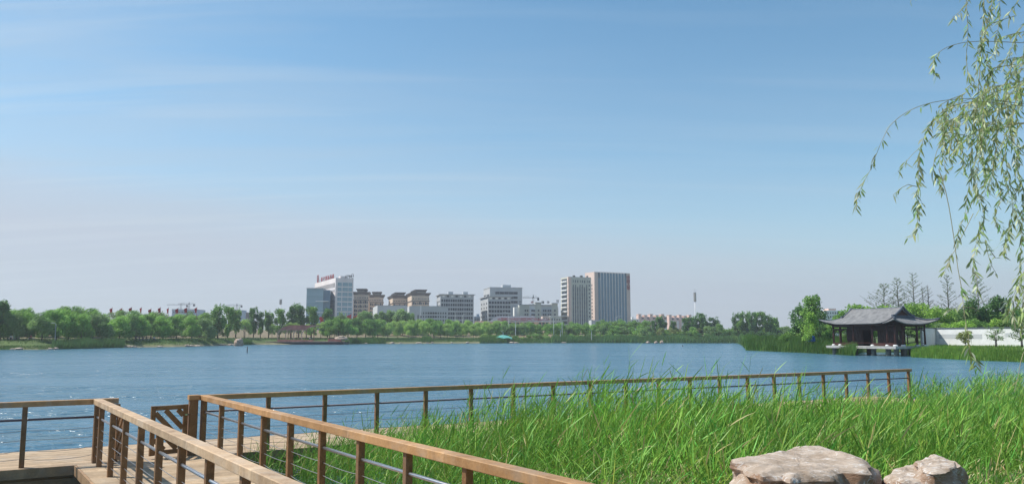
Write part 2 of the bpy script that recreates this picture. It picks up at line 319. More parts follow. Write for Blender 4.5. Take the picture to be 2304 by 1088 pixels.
def railing(name,start,d,posts,length,label,group,over=(.1,.12),beam_w=.13,seg=2.44,dark_first=False,sags=.012,pm=None,rm=None):
    """posts: distances of the posts along d from start"""
    base=empty(name,Z(start,DZ),0,label,'railing',group); inv=Z(start,DZ)
    sd=Vector((-d.y,d.x,0))
    mb=MB(); x=-over[0]; k=0
    while x<length+over[1]-1e-3:
        x2=min(x+seg,length+over[1])
        if length+over[1]-x2<.5: x2=length+over[1]
        mb.beam(d*x+Vector((0,0,1.12)),d*(x2-.004)+Vector((0,0,1.12)),beam_w,.10,ch=.008); x=x2; k+=1
    mb.build('handrail',rm or M_rail,base)
    for q in posts:
        m=MB(); lean=random.uniform(-.004,.004)
        m.beam(d*q,d*(q+lean)+Vector((0,0,1.07)),.085,.085,up=sd,ch=.006)
        m.build('post',M_post,base)
    hs=[.30+random.uniform(-.004,.004)]
    m=MB(); m.tube([d*(posts[0])+Vector((0,0,1.17-.33)),d*posts[-1]+Vector((0,0,1.17-.33))],.021,10); m.build('pipe_rail',pm or M_steel,base,smooth=True)
    for c in (.52,.69,.86,1.02):
        m=MB(); pts=[]
        for a,b in zip(posts[:-1],posts[1:]):
            s_=random.uniform(.2,1.)*sags*(2.2 if c>.8 else 1)
            pts+=sag(d*a+Vector((0,0,1.17-c)),d*b+Vector((0,0,1.17-c)),6,s_)[:-1]
        pts.append(d*posts[-1]+Vector((0,0,1.17-c)))
        m.tube(pts,.0045,5); m.build('cable',M_cable,base)
    return base
uC=(C0-O).dot(U); uB=(B0-O).dot(U)
GA='wooden railings with steel cables along the boardwalk'
# long rail, right of the gate
posts=[0.0]+[ -uC+ i*SPC for i in range(0,20)]
railing('wooden_railing',C0,U,posts,-uC+19*SPC,'long brown wooden railing running right along the lake behind the reeds',GA,over=(.2,.14),sags=.02,pm=M_shadepipe)
railing('wooden_railing',B0-U*(4*SPC),U,[i*SPC+.06 for i in range(4)]+[4*SPC],4*SPC+.0,'short brown wooden railing over the water at the left edge, ending at the gate',GA,over=(.1,.36),sags=.03,pm=M_shadepipe)
nB=12; sB=SPC*1.03
railing('wooden_railing',B0,V,[.07+.82*1.2*0]+[.62]+[.62+sB*i for i in range(1,12)],.62+sB*11,'pale topped wooden railing coming from the left corner towards the camera beside the walkway',GA,over=(-.07,.1),beam_w=.15,sags=.01,rm=M_railp)
railing('wooden_railing',C0,V,[.10]+[.10+sB*i for i in range(1,15)],.1+sB*14,'orange brown wooden railing between the walkway and the reed bed, running from the gate post',GA,over=(-.07,.1),beam_w=.15,sags=.02)
# deck
def deck():
    r=empty('boardwalk',Z(B0,DZ),0,'wooden plank boardwalk along the lake with a branch towards the camera','boardwalk')
    org=Z(B0,DZ); wid=2.32
    mb=MB(); n=17; pw=(wid+.14)/n
    ua=-16.; ub=(p1-p0).length-uB+1.2
    for i in range(n):
        w0=-.14+i*pw; x=ua-random.random()*2
        while x<ub:
            x2=min(x+3.6,ub)
            mb.beam(U*x+W*(w0+pw/2)+Vector((0,0,-.02)),U*(x2-.006)+W*(w0+pw/2)+Vector((0,0,-.02+random.uniform(-.0015,.0015))),pw-.009,.04)
            x=x2
    mb.build('shore_planks',M_deck,r)
    mb=MB(); gap=(C0-B0).length; ln=17.; k=int(ln/.142); 
    for i in range(k):
        t=.16+i*.142+.066
        a=V*t+Vector((0,0,-.02)); mb.beam(a-U*.30,a+U*(gap+.16),.134,.04)
    mb.build('branch_planks',M_deck,r)
    mb=MB()
    mb.beam(U*ua-W*.165+Vector((0,0,-.085)),U*(-.32)-W*.165+Vector((0,0,-.085)),.04,.17)
    mb.beam(U*(gap+.2)-W*.165+Vector((0,0,-.085)),U*ub-W*.165+Vector((0,0,-.085)),.04,.17)
    mb.beam(U*ua+W*(wid+.025)+Vector((0,0,-.085)),U*ub+W*(wid+.025)+Vector((0,0,-.085)),.04,.17)
    mb.beam(V*.2-U*.325+Vector((0,0,-.085)),V*ln-U*.325+Vector((0,0,-.085)),.04,.17)
    mb.beam(V*.2+U*(gap+.185)+Vector((0,0,-.085)),V*ln+U*(gap+.185)+Vector((0,0,-.085)),.04,.17)
    mb.build('edge_board',M_fascia,r)
    mb=MB()
    for w_ in (.05,wid-.1): mb.beam(U*ua+W*w_+Vector((0,0,-.17)),U*ub+W*w_+Vector((0,0,-.17)),.09,.22)
    mb.beam(U*ua+W*.0+Vector((0,0,-.32)),U*ub+W*.0+Vector((0,0,-.32)),.05,.16)
    for u_ in (-.22,gap+.08): mb.beam(V*.3+U*u_+Vector((0,0,-.17)),V*ln+U*u_+Vector((0,0,-.17)),.09,.22)
    mb.beam(V*.3+U*-.2+Vector((0,0,-.32)),V*ln+U*-.2+Vector((0,0,-.32)),.05,.16)
    mb.build('joist',M_fascia,r)
    i=0; u=ua+.5
    pil=None
    while u<ub:
        for w_ in (.15,wid-.2):
            if pil is None: pil=MB().tube([(0,0,-2),(0,0,-.28)],.1,8).mesh('pile',M_post,True)
            o=link('pile',pil,r,U*u+W*w_)
        u+=2.4
    r.location=org
deck()
# gate leaves
def gate(hinge,dirv,w_,label,post_side=0):
    g=empty('wooden_gate',Z(hinge,DZ),0,label,'gate','wooden gate leaves between the two railings')
    X=dirv.normalized(); zl=.06; zh=1.0; n=Vector((-X.y,X.x,0))
    fr=MB()
    for x in (.045,w_-.045): fr.beam(X*x+Vector((0,0,zl)),X*x+Vector((0,0,zh)),.085,.05,up=n,ch=.005)
    for z in (zl+.05,zh-.045): fr.beam(X*.09+Vector((0,0,z)),X*(w_-.09)+Vector((0,0,z)),.042,.085,ch=.004)
    fr.build('gate_frame',M_post,g)
    # diagonal slats, descending away from the hinge
    x0,x1,z0,z1=.088,w_-.088,zl+.093,zh-.088
    for c in (-.45,-.2,.05,.3,.55):
        # line: going down from free side to hinge: z = z1 - (x1 - x)*s + c
        s=1.05; pts=[]
        for x in np.linspace(x0,x1,60):
            z=z1-(x1-x)*s*1.0-c+.0
            if z0<=z<=z1: pts.append((x,z))
        if len(pts)>2:
            a,b=pts[0],pts[-1]
            MB().beam(X*a[0]+Vector((0,0,a[1])),X*b[0]+Vector((0,0,b[1])),.028,.092,up=Vector((0,0,1))).build('slat',M_post,g)
    for z in (.25,.8): MB().beam(X*-.035+Vector((0,0,z)),X*.06+Vector((0,0,z)),.056,.03).build('hinge',M_steel,g)
    return g
gp=MB(); hp=C0-U*.19
gpo=empty('gate_post',Z(hp,DZ),0,'thick square wooden gate post with a cap at the railing corner','post')
MB().beam((0,0,0),(0,0,1.08),.16,.16,up=W,ch=.01).build('shaft',M_post,gpo)
MB().beam((0,0,1.083),(0,0,1.175),.2,.2,up=W,ch=.012).build('cap',M_rail,gpo)
gl=-U; ang=R(13); dl=Vector((gl.x*math.cos(ang)-gl.y*math.sin(ang), gl.x*math.sin(ang)+gl.y*math.cos(ang),0))
gate(hp-U*.1,dl,.72,'nearly closed wooden gate leaf with diagonal slats, hinged on the thick post')
hb=B0+U*.34
gpo2=empty('gate_post',Z(hb+V*.05,DZ),0,'slim wooden gate post inside the left railing corner','post')
MB().beam((0,0,0),(0,0,1.06),.09,.13,up=W,ch=.008).build('shaft',M_post,gpo2)
gate(hb+V*.13,V+U*.06,.72,'open wooden gate leaf folded back against the left railing')

# ------------------------------------------------------------------ near bank
def nb(x,y):
    """near bank height: mound on the right of the rails near the camera, sinking into the lake"""
    p=Vector((x,y,0)); s=(p-C0).dot(U)      # distance right of rail C (approx)
    dep=-(p-O).dot(W)                        # distance towards the camera from the shore rail
    z=-.35
    z=max(z, .95-(max(0,y-6.6))*.22 if s>0.3 else -.5)
    z=min(z,.95)
    z+= .05*noise.noise(Vector((x*.9,y*.9,0)))
    if y<3: z=max(z,min(1.3,.95+(3-y)*.12))
    if s<.45: z=min(z, .1+ (0.0))
    if (p-B0).dot(U)<-.6 : z= -.2 + max(0,(9-y))*.14 if y<9 else -.4
    return z
def near_ground():
    xs=np.arange(-12,40,.5); ys=np.arange(-8,36,.5); V_=[];Q_=[]
    for x in xs:
        for y in ys: V_.append((x,y,nb(x,y)))
    n=len(ys)
    for i in range(len(xs)-1):
        for j in range(n-1): Q_.append((i*n+j,(i+1)*n+j,(i+1)*n+j+1,i*n+j+1))
    m=mat('mud_and_litter',(.085,.07,.04),.95,.3,2.5,bump=.5)
    o=link('near_bank',nmesh('near_bank',np.array(V_),np.array(Q_),np.full((len(V_),3),.1),m,True)); tag(o,kind='structure')
near_ground()
REND=(p1-p0).length      # end of the shore rail, measured from O
def rail_end_side(p): return (p-O).dot(U)-REND
# reed bed
def reeds():
    lv=Leaves(); ox,oy=O.x,O.y
    def region(n,y0,y1,pw=1.):
        y=y0+(y1-y0)*rng.random(n)**pw; x=rng.uniform(-4.5,1,n)*0; xm=.68*y+1.2
        x=-6+(xm+6)*rng.random(n); return x,y
    def mask(x,y):
        s=(x-C0.x)*U.x+(y-C0.y)*U.y
        # distance to rail C line measured square to V
        nV=np.array([-V.y,V.x]); dC=(x-C0.x)*nV[0]+(y-C0.y)*nV[1]
        if (U.x*nV[0]+U.y*nV[1])<0: dC=-dC
        wd=(x-ox)*W.x+(y-oy)*W.y; ue=(x-ox)*U.x+(y-oy)*U.y-REND
        ok=(dC>.42)&((wd<-.3)|((ue>1.6)&(wd<3.2+ue*.12)))&(x<.66*y+1.4)
        for (rx,ry,rr) in ROCKS: ok&=((x-rx)**2+(y-ry)**2>rr*rr)
        return ok,dC,wd,s
    total=0
    for (n,y0,y1,lw,lenk) in ((8500,3.6,10,.85,.95),(12500,10,18,.95,.95),(11000,18,27,1.2,.95),(6500,27,46,1.9,1.1)):
        x,y=region(n,y0,y1); ok,dC,wd,s=mask(x,y)
        den=1-.0*s; cl=np.array([noise.noise(Vector((a*.8,b*.8,0))) for a,b in zip(x,y)])
        ok&=(rng.random(n)<.75+.6*cl)
        edge=np.clip((s-.3)/4.2,0,1); ok&=(rng.random(n)<.22+.78*edge)
        x=x[ok];y=y[ok];cl=cl[ok];edge=edge[ok];wdm=wd[ok]; m=len(x)
        gz=np.array([nb(a,b) for a,b in zip(x,y)]); gz=np.maximum(gz,-.2)
        # tip height above the lake: tall reeds in mid field, low towards the shore walk and the deck corner
        px=1152+F*x/y; yt=np.interp(px,[600,700,850,930,1050,1150,1300,1500,1700,1900,2300],[1050,1010,975,940,892,862,845,850,872,890,885])
        mid=2.93-(yt-757)/F*11.5; far=1.12+.12*np.clip((px-1500)/700,0,1); k=np.clip((y-13)/4.5,0,1)
        tip=np.minimum(mid*(1-k)+far*k, mid+.0); tip=tip-np.clip((9-y)/5,0,1)*.35
        tip=tip-.36+.22*cl+rng.normal(0,.14,m)
        cl2=np.array([noise.noise(Vector((a*.35,b*.35,9))) for a,b in zip(x,y)]); tip+=.3*cl2
        tip+= np.where(rng.random(m)<.05,rng.uniform(.12,.5,m),0)
        H=np.maximum(tip-gz,.45)
        base=np.stack([x,y,gz],1); wind=np.array([.16,.02,0])
        hd=rng.normal(0,.10,(m,3)); hd[:,2]=1; hd+=wind[None,:]*.5
        g=jit((.12,.225,.04),m,.12,.05)
        lv.add(base,hd,H,.011*lw,.02,g*.75,prof=(1,.8,.55,.3))
        nl=11 if y0<18 else 8
        for k in range(nl):
            f=(.28+.72*(k+rng.random(m))/nl).clip(0,1)
            b=base+unit(hd)*(H*f)[:,None]; b[:,2]-= .02*H*f*f
            th=(k*2.4+rng.random(m)*1.6); el=rng.uniform(.5,1.35,m)+.2*(f>.85)
            d=np.stack([np.cos(th)*np.cos(el)+.12,np.sin(th)*np.cos(el),np.sin(el)],1)
            ln=rng.uniform(.18,.46,m)*(1.15-.5*(f-.5).clip(0,1))*lenk; dr=rng.uniform(.0,.5,m)*(1.1-f*.6)
            c=jit((.13,.25,.04),m,.22,.1)*(1+.4*cl2[:,None])
            dry=rng.random(m)<.05; c[dry]=np.array((.33,.27,.13))
            keep=(f>.5)|(rng.random(m)<.5)
            lv.add(b[keep],d[keep],ln[keep],(rng.uniform(.009,.017,m)*lw)[keep],dr[keep],c[keep])
        total+=m
    # broad low blades in the right-hand sedge patch and near the rocks
    n=15000; y=3.4+9*rng.random(n)**.8; x=.2+rng.random(n)*(.66*y+1.2); ok,dC,wd,s=mask(x,y); x=x[ok];y=y[ok]; m=len(x)
    gz=np.array([nb(a,b) for a,b in zip(x,y)]); th=rng.random(m)*6.283; el=rng.uniform(1.0,1.5,m)
    d=np.stack([np.cos(th)*np.cos(el)+.08,np.sin(th)*np.cos(el),np.sin(el)],1)
    lv.add(np.stack([x,y,gz],1),d,rng.uniform(.45,.95,m),rng.uniform(.009,.017,m),rng.uniform(.05,.5,m),jit((.12,.235,.035),m,.2,.08),prof=(.8,1,.9,.6,.05))
    # straw-coloured seed heads
    n=2600; y=3.6+7*rng.random(n); x=.2+rng.random(n)*(.66*y+1.); ok,dC,wd,s=mask(x,y); x=x[ok];y=y[ok]; m=len(x)
    gz=np.array([nb(a,b) for a,b in zip(x,y)]); hh=rng.uniform(.6,1.0,m); top=np.stack([x+.06*hh,y,gz+hh],1)
    lv.add(np.stack([x,y,gz],1),top-np.stack([x,y,gz],1),hh,.004,.0,jit((.2,.24,.08),m,.15),prof=(1,1,.8))
    for k in range(6):
        th=rng.random(m)*6.283; d=np.stack([np.cos(th)*.5+.2,np.sin(th)*.5,np.ones(m)],1)
        lv.add(top-np.array([0,0,.1])+rng.normal(0,.012,(m,3))+np.array([0,0,.02*k]),d,.05,.007,.3,jit((.34,.3,.16),m,.15))
    print('reed stems',total,'verts',lv.n)
    o=link('reed_bed',lv.mesh('reed_bed',M_reed)); tag(o,'dense bright green reed bed between the boardwalk and the near bank','reeds',kind='stuff')
# ------------------------------------------------------------------ rocks
def rockmat():
    m,t,b=principled('sandstone',(.4,.3,.24),.9,0,.2)
    tcn=nd(t,'ShaderNodeTexCoord'); g=nd(t,'ShaderNodeNewGeometry')
    n1=nd(t,'ShaderNodeTexNoise'); n1.inputs['Scale'].default_value=3.6; n1.inputs['Detail'].default_value=10; n1.inputs['Roughness'].default_value=.72
    mp=nd(t,'ShaderNodeMapping'); mp.inputs['Scale'].default_value=(1,1,3.2); t.links.new(tcn.outputs['Object'],mp.inputs[0]); t.links.new(mp.outputs[0],n1.inputs['Vector'])
    r=nd(t,'ShaderNodeValToRGB'); t.links.new(n1.outputs[0],r.inputs[0])
    es=r.color_ramp.elements; es[0].position=.28; es[0].color=(.15,.08,.045,1); es[1].position=.72; es[1].color=(.52,.42,.35,1)
    for p,c in ((.42,(.33,.2,.125)),(.55,(.42,.31,.24))): q=es.new(p); q.color=(*c,1)
    # paler colour where the surface faces up
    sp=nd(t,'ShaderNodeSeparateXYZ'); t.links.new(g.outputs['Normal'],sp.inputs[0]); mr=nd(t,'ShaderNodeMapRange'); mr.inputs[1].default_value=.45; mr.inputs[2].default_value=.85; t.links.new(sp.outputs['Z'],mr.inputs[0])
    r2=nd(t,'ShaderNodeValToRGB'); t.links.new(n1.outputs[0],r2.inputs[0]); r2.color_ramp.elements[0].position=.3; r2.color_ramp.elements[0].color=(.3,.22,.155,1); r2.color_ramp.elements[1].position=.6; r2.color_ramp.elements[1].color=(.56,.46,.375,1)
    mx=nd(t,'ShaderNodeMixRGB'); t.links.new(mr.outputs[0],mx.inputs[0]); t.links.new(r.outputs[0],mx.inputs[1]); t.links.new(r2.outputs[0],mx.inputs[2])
    # thin white veins
    vo=nd(t,'ShaderNodeTexNoise'); vo.inputs['Scale'].default_value=3.4; vo.inputs['Detail'].default_value=3; vo.inputs['Distortion'].default_value=1.5; mpv=nd(t,'ShaderNodeMapping'); mpv.inputs['Scale'].default_value=(.7,2.,1.); mpv.inputs['Rotation'].default_value=(0,0,.5)
    t.links.new(tcn.outputs['Object'],mpv.inputs[0]); t.links.new(mpv.outputs[0],vo.inputs['Vector'])
    s=nd(t,'ShaderNodeMath',operation='SUBTRACT'); s.inputs[1].default_value=.5; t.links.new(vo.outputs[0],s.inputs[0]); ab=nd(t,'ShaderNodeMath',operation='ABSOLUTE'); t.links.new(s.outputs[0],ab.inputs[0])
    mv=nd(t,'ShaderNodeMapRange'); mv.inputs[1].default_value=.006; mv.inputs[2].default_value=.016; mv.inputs[3].default_value=.85; mv.inputs[4].default_value=0; t.links.new(ab.outputs[0],mv.inputs[0])
    gt=nd(t,'ShaderNodeMapRange'); gt.inputs[1].default_value=.42; gt.inputs[2].default_value=.5; t.links.new(n1.outputs[0],gt.inputs[0])
    vm=nd(t,'ShaderNodeMath',operation='MULTIPLY'); t.links.new(mv.outputs[0],vm.inputs[0]); t.links.new(gt.outputs[0],vm.inputs[1])
    m2=nd(t,'ShaderNodeMixRGB'); t.links.new(vm.outputs[0],m2.inputs[0]); t.links.new(mx.outputs[0],m2.inputs[1]); m2.inputs[2].default_value=(.72,.68,.64,1)
    t.links.new(m2.outputs[0],b.inputs['Base Color'])
    bp=nd(t,'ShaderNodeBump'); bp.inputs['Strength'].default_value=1.; bp.inputs['Distance'].default_value=.05; t.links.new(n1.outputs[0],bp.inputs['Height']); t.links.new(bp.outputs[0],b.inputs['Normal'])
    return m
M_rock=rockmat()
def slab_rock(contour,ztop,zbot,label,seed=0,tilt=(0,0),nseg=150,bulge=.05):
    P=[gnd(a,b,ztop) for a,b in contour]; c=sum(P,Vector())/len(P); P=[p-c for p in P]
    pts=curve_pts([(*p.xy,0) for p in P+[P[0]]],nseg+1)[:-1]
    an_=[math.atan2(p[1],p[0]) for p in pts]; hull=[]
    for k in range(nseg):      # rounder body under the top slab
        m_=max(math.hypot(pts[j][0],pts[j][1])*max(0,math.cos(an_[j]-an_[k])) for j in range(nseg)); hull.append((math.cos(an_[k])*m_,math.sin(an_[k])*m_))
    V_=[];rings=[]; 
    levels=[(r,0,0) for r in (.02,.08,.15,.22,.29,.36,.43,.5,.56,.62,.68,.73,.78,.83,.87,.91,.94,.97,.99)]+[(1+bulge*math.sin(i*.9)*.5+.0015*i,-(.02+i*.028),i) for i in range(int((ztop-zbot)/.028)+2)]
    for (r,dz,i) in levels:
        for k in range(nseg):
            kk=min(1,r)**4; an=2*math.pi*k/nseg; rr_=math.hypot(pts[k][0],pts[k][1]); x,y=pts[k][0]*r,pts[k][1]*r; v=Vector((x+seed,y,dz*1.0))
            if dz==0:
                z=.018*noise.noise(v*4)+.012*noise.noise(v*11)+.006*noise.noise(v*27)+.035*noise.noise(v*1.3)-.015*max(0,r-.9)/.1
            else:
                fl=min(1,max(0,(-dz-.01)/.13)); q_=1.01-dz*.12; x=x*(1-fl)+hull[k][0]*fl*q_; y=y*(1-fl)+hull[k][1]*fl*q_
                st=math.floor(-dz/.07+.4*noise.noise(v*2)); L_=math.hypot(x,y) or 1
                a=.07*noise.noise(Vector((v.x*2,v.y*2,st*3.7)))-.05*max(0,noise.noise(Vector((v.x*1.5,v.y*1.5,7))))*math.sin(min(1,-dz/.25)*3.14)+.035*noise.noise(Vector((v.x*6,v.y*6,st*5.1)))+.014*noise.noise(v*18)-.035*min(1,-dz/.12)*(.6+noise.noise(v*1.5))
                x+=x/L_*a; y+=y/L_*a; z=dz+.008*noise.noise(v*9)+.035*noise.noise(Vector((v.x*1.3,v.y*1.3,0)))
            z+=x*tilt[0]+y*tilt[1]
            V_.append((x,y,z))
    n=nseg;mb=MB(); mb.v=V_
    for i in range(len(levels)-1):
        for k in range(n): mb.f.append((i*n+k,(i+1)*n+k,(i+1)*n+(k+1)%n,i*n+(k+1)%n))
    mb.f.append(tuple(range(n)))
    o=mb.build('boulder',M_rock,loc=c,smooth=True); o.data.set_sharp_from_angle(angle=R(38)); tag(o,label,'boulder')
    return c,max(math.hypot(p.x,p.y) for p in P)
ROCKS=[]
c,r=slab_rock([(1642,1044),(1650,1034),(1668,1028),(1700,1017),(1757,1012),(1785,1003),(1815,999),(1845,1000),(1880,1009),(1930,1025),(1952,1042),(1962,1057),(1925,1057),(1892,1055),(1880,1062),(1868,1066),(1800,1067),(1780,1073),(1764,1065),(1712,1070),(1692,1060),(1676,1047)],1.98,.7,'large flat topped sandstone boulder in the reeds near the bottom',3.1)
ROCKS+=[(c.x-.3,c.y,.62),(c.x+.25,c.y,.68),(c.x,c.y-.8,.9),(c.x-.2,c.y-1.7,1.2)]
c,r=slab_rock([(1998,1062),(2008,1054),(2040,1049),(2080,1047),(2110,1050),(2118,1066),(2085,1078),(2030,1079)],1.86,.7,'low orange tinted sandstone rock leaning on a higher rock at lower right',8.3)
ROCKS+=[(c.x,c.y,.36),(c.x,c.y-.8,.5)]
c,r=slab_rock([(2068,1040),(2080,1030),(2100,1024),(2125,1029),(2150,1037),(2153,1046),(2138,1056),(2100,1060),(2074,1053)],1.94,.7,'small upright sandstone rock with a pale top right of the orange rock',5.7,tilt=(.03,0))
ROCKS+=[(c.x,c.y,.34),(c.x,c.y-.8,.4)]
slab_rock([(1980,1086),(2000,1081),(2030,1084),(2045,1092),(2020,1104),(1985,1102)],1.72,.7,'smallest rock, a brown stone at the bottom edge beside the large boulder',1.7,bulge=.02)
reeds()
def pebble(name,c,s,label,group,seed,cat='rock'):
    mb=MB(); n=14;m=9
    for i in range(m+1):
        t=math.pi*i/m
        for k in range(n):
            a=2*math.pi*k/n; v=Vector((math.sin(t)*math.cos(a),math.sin(t)*math.sin(a),math.cos(t)))
            q=v*(1+.38*noise.noise(v*1.6+Vector((seed*3.3,0,0)))+.15*noise.noise(v*4+Vector((seed,2,0))))
            mb.v.append((q.x*s[0],q.y*s[1],max(q.z,-.6)*s[2]))
    for i in range(m):
        for k in range(n): mb.f.append((i*n+k,(i+1)*n+k,(i+1)*n+(k+1)%n,i*n+(k+1)%n))
    o=mb.build(name,M_rock,loc=c); tag(o,label,cat,group); return o
# leafy weeds in front of the reeds
def weed(x,y,h,label,col,nst=14,seed=1):
    r=empty('leafy_weed',(x,y,nb(x,y)),0,label,'plant'); st=MB(); lv=Leaves()
    for i in range(nst):
        a=random.random()*6.28; l=h*random.uniform(.65,1.); b=Vector((math.cos(a)*.1*random.random(),math.sin(a)*.1,0)); t=b+Vector((math.cos(a)*.18*l,math.sin(a)*.18*l,l))
        pts=[b,b.lerp(t,.5)+Vector((0,0,.05)),t]; st.tube(pts,[.006,.005,.003],5)
        P=curve_pts(pts,26)[6:]; n=len(P); th=np.arange(n)*2.4+a
        d=np.stack([np.cos(th),np.sin(th),.9+0*th],1)
        lv.add(P,d,rng.uniform(.06,.11,n),rng.uniform(.013,.02,n),.3,jit(col,n,.12,.05),prof=(.3,1,.8,.05))
    st.build('stem',M_bark,r); link('foliage',lv.mesh('foliage',M_will),r)
q=gnd(1345,1010,1.5); weed(q.x,q.y,1.1,'pale leafy weed standing out of the reeds left of the boulder',(.24,.3,.13),16)
q=gnd(2130,1000,1.55); weed(q.x+.1,q.y,.85,'olive leafy weed behind the small upright rock',(.2,.23,.09),18)
q=gnd(1500,1062,1.2); weed(q.x,q.y,.55,'low olive weed in the grass near the bottom left of the boulder',(.22,.26,.1),12)
# ------------------------------------------------------------------ far buildings
GL=dict(); 
def glassmat(name,col,rough=.15): return mat(name,col,rough,.12,.15,spec=.8)
M_gblue=glassmat('blue_glass',(.08,.18,.27),.25); M_gdark=glassmat('dark_glass',(.035,.045,.06),.25); M_gteal=glassmat('teal_glass',(.2,.34,.4),.2)
M_gopen=mat('unglazed_opening',(.045,.05,.06),.9,.1,1)
M_gwing=glassmat('pale_glass',(.26,.42,.5),.25)
def flat(n,c,v=.07): return mat(n,tuple(min(.82,q*1.38) for q in c),.85,v,.12)
M_hotel=flat('hotel_wall',(.55,.51,.5)); M_beige=flat('beige_wall',(.5,.4,.31)); M_pinkw=flat('pink_beige_wall',(.52,.41,.355)); M_greyw=flat('grey_concrete_wall',(.34,.355,.365))
M_lightw=flat('light_wall',(.62,.61,.57)); M_office=flat('grey_render_wall',(.37,.39,.4)); M_brownroof=flat('brown_roof',(.11,.095,.09)); M_grey2=flat('green_grey_wall',(.42,.42,.36))
M_orange=flat('warm_stone_wall',(.55,.36,.24)); M_slate=flat('slate_roof',(.09,.1,.12)); M_pink=flat('pink_wall',(.5,.36,.31)); M_fin=flat('pale_fin',(.5,.49,.48)); M_blueb=flat('blue_grey_wall',(.25,.32,.4))
class Bld:
    """box building: near vertical corner at photo column xc and depth D, facade 'R' runs right, facade 'L' runs left-back"""
    def __init__(s,name,label,xc,D,xl,xr,th,ytop,wall,cat='building',group=None,depth=None,zb=2.):
        s.a=Vector((math.cos(R(th)),math.sin(R(th)),0)); s.b=Vector((-math.sin(R(th)),math.cos(R(th)),0))
        c=at(xc,HOR,D); s.c=Vector((c.x,c.y,zb)); s.zt=at(xc,ytop,D).z; s.h=s.zt-zb
        k=(xr-1152)/F; s.lr=(k*s.c.y-s.c.x)/(s.a.x-k*s.a.y)
        if xl is not None and th!=0:
            k=(xl-1152)/F; s.ll=(k*s.c.y-s.c.x)/(s.b.x-k*s.b.y)
        else: s.ll=depth or 14
        if depth: s.ll=depth
        s.root=empty(name,s.c,R(th),label,cat,group); s.wall=wall
        MB().box(0,s.lr,0,s.ll,0,s.h).build('wall',wall,s.root)
        s.wins={}; s.extra=None
    def vol(s,x0,x1,y0,y1,z0,z1,m,name='block'):
        return MB().box(x0,x1,y0,y1,z0,z1).build(name,m,s.root)
    def win(s,face,u0,u1,z0,z1,m,name='window',t=.12):
        # face 'R': front (y=0), 'L': left (x=0)
        key=(face,round(u1-u0,2),round(z1-z0,2),m.name,t); 
        if face=='R': c=((u0+u1)/2,0,(z0+z1)/2)
        else: c=(0,(u0+u1)/2,(z0+z1)/2)
        if key not in s.wins:
            w_,h_=(u1-u0)/2,(z1-z0)/2; mb=MB()
            mb.box(-w_,w_,-t,.25,-h_,h_) if face=='R' else mb.box(-t,.25,-w_,w_,-h_,h_)
            s.wins[key]=[mb.mesh(name,m),[],name,mb,m]
        s.wins[key][1].append(c)
    def finish(s,cap=98):
        tot={}
        for k,(me,cs,name,mb,m) in s.wins.items(): tot.setdefault(name,[]).extend([(me,c,mb,m) for c in cs])
        for name,lst in tot.items():
            lst.sort(key=lambda q:-q[1][2])
            for me,c,mb,m in lst[:cap if len(lst)>100 else 100]: link(name,me,s.root,c)
            rest=lst[cap:] if len(lst)>100 else []
            by={}
            for me,c,mb,m in rest: by.setdefault(m.name,[m,MB()])[1]; M2=by[m.name][1]; k=len(M2.v); M2.v+=[(v[0]+c[0],v[1]+c[1],v[2]+c[2]) for v in mb.v]; M2.f+=[tuple(i+k for i in f) for f in mb.f]
            for m,M2 in by.values(): o=M2.build(name+'_rows',m,s.root); o['kind']='stuff'
        return s
    def grid(s,face,u0,u1,cols,z0,z1,rows,fw,fh,m,name='window',skip=None,t=.12):
        du=(u1-u0)/cols; dz=(z1-z0)/rows
        for i in range(cols):
            for j in range(rows):
                if skip and skip(i,j): continue
                u=u0+(i+.5)*du; z=z0+(j+.5)*dz; w_=du*(fw if not isinstance(fw,(list,tuple)) else fw[i]); s.win(face,u-w_/2,u+w_/2,z-dz*fh/2,z+dz*fh/2,m,name,t)
def textobj(name,txt,size,m,parent,loc,rot,depth=.15,label=None,align='CENTER',sx=1):
    cu=bpy.data.curves.new(name,'FONT'); cu.body=txt; cu.size=size; cu.extrude=depth; cu.align_x=align; cu.resolution_u=3; cu.offset=.022*size
    t=bpy.data.objects.new(name+'_text',cu); C.objects.link(t); bpy.context.view_layer.update()
    me=bpy.data.meshes.new_from_object(t.evaluated_get(bpy.context.evaluated_depsgraph_get())); me.materials.clear(); me.materials.append(m)
    bpy.data.objects.remove(t); bpy.data.curves.remove(cu); me.name=name
    o=bpy.data.objects.new(name,me); C.objects.link(o); o.parent=parent; o.location=loc; o.rotation_euler=rot; o.scale=(sx,1,1); return o
# hotel with rooftop sign
h=Bld('hotel_building','white hotel block with blue glass bays and red rooftop letters',752,520,708,795,26,624.5,M_hotel)
h.grid('R',1.5,h.lr-1.3,1,2,h.h-2.2,11,0.0001,.01,M_hotel,'trim') if False else None
wd=h.lr
for (a,b) in ((.12,.34),(.39,.69),(.72,.93)):
    h.grid('R',wd*a,wd*b,1,1,h.h-2.6,11,1.,.74,M_gteal,'window')
h.grid('L',1.5,h.ll-3,18,h.h-6.4,h.h-2.8,1,.6,.85,M_gopen,'window',t=.02)
h.grid('L',1.5,h.ll-3,18,1,h.h-6.6,9,.5,.5,M_gdark,'window',t=.02)
h.vol(wd*.28,wd*.62,1,6,h.h,h.h+1.3,M_hotel,'roof_block')
M_signred=M_redpaint
fr=MB(); fr.beam((.8,8,h.h+.3),(.8,h.ll-6,h.h+.3),.15,.15); fr.beam((.8,8,h.h+1.3),(.8,h.ll-6,h.h+1.3),.1,.1)
for i in range(9): fr.beam((.8,8+i*(h.ll-14)/8,h.h),(.8,8+i*(h.ll-14)/8,h.h+2),.12,.12)
fr.build('sign_frame',M_dark,h.root)
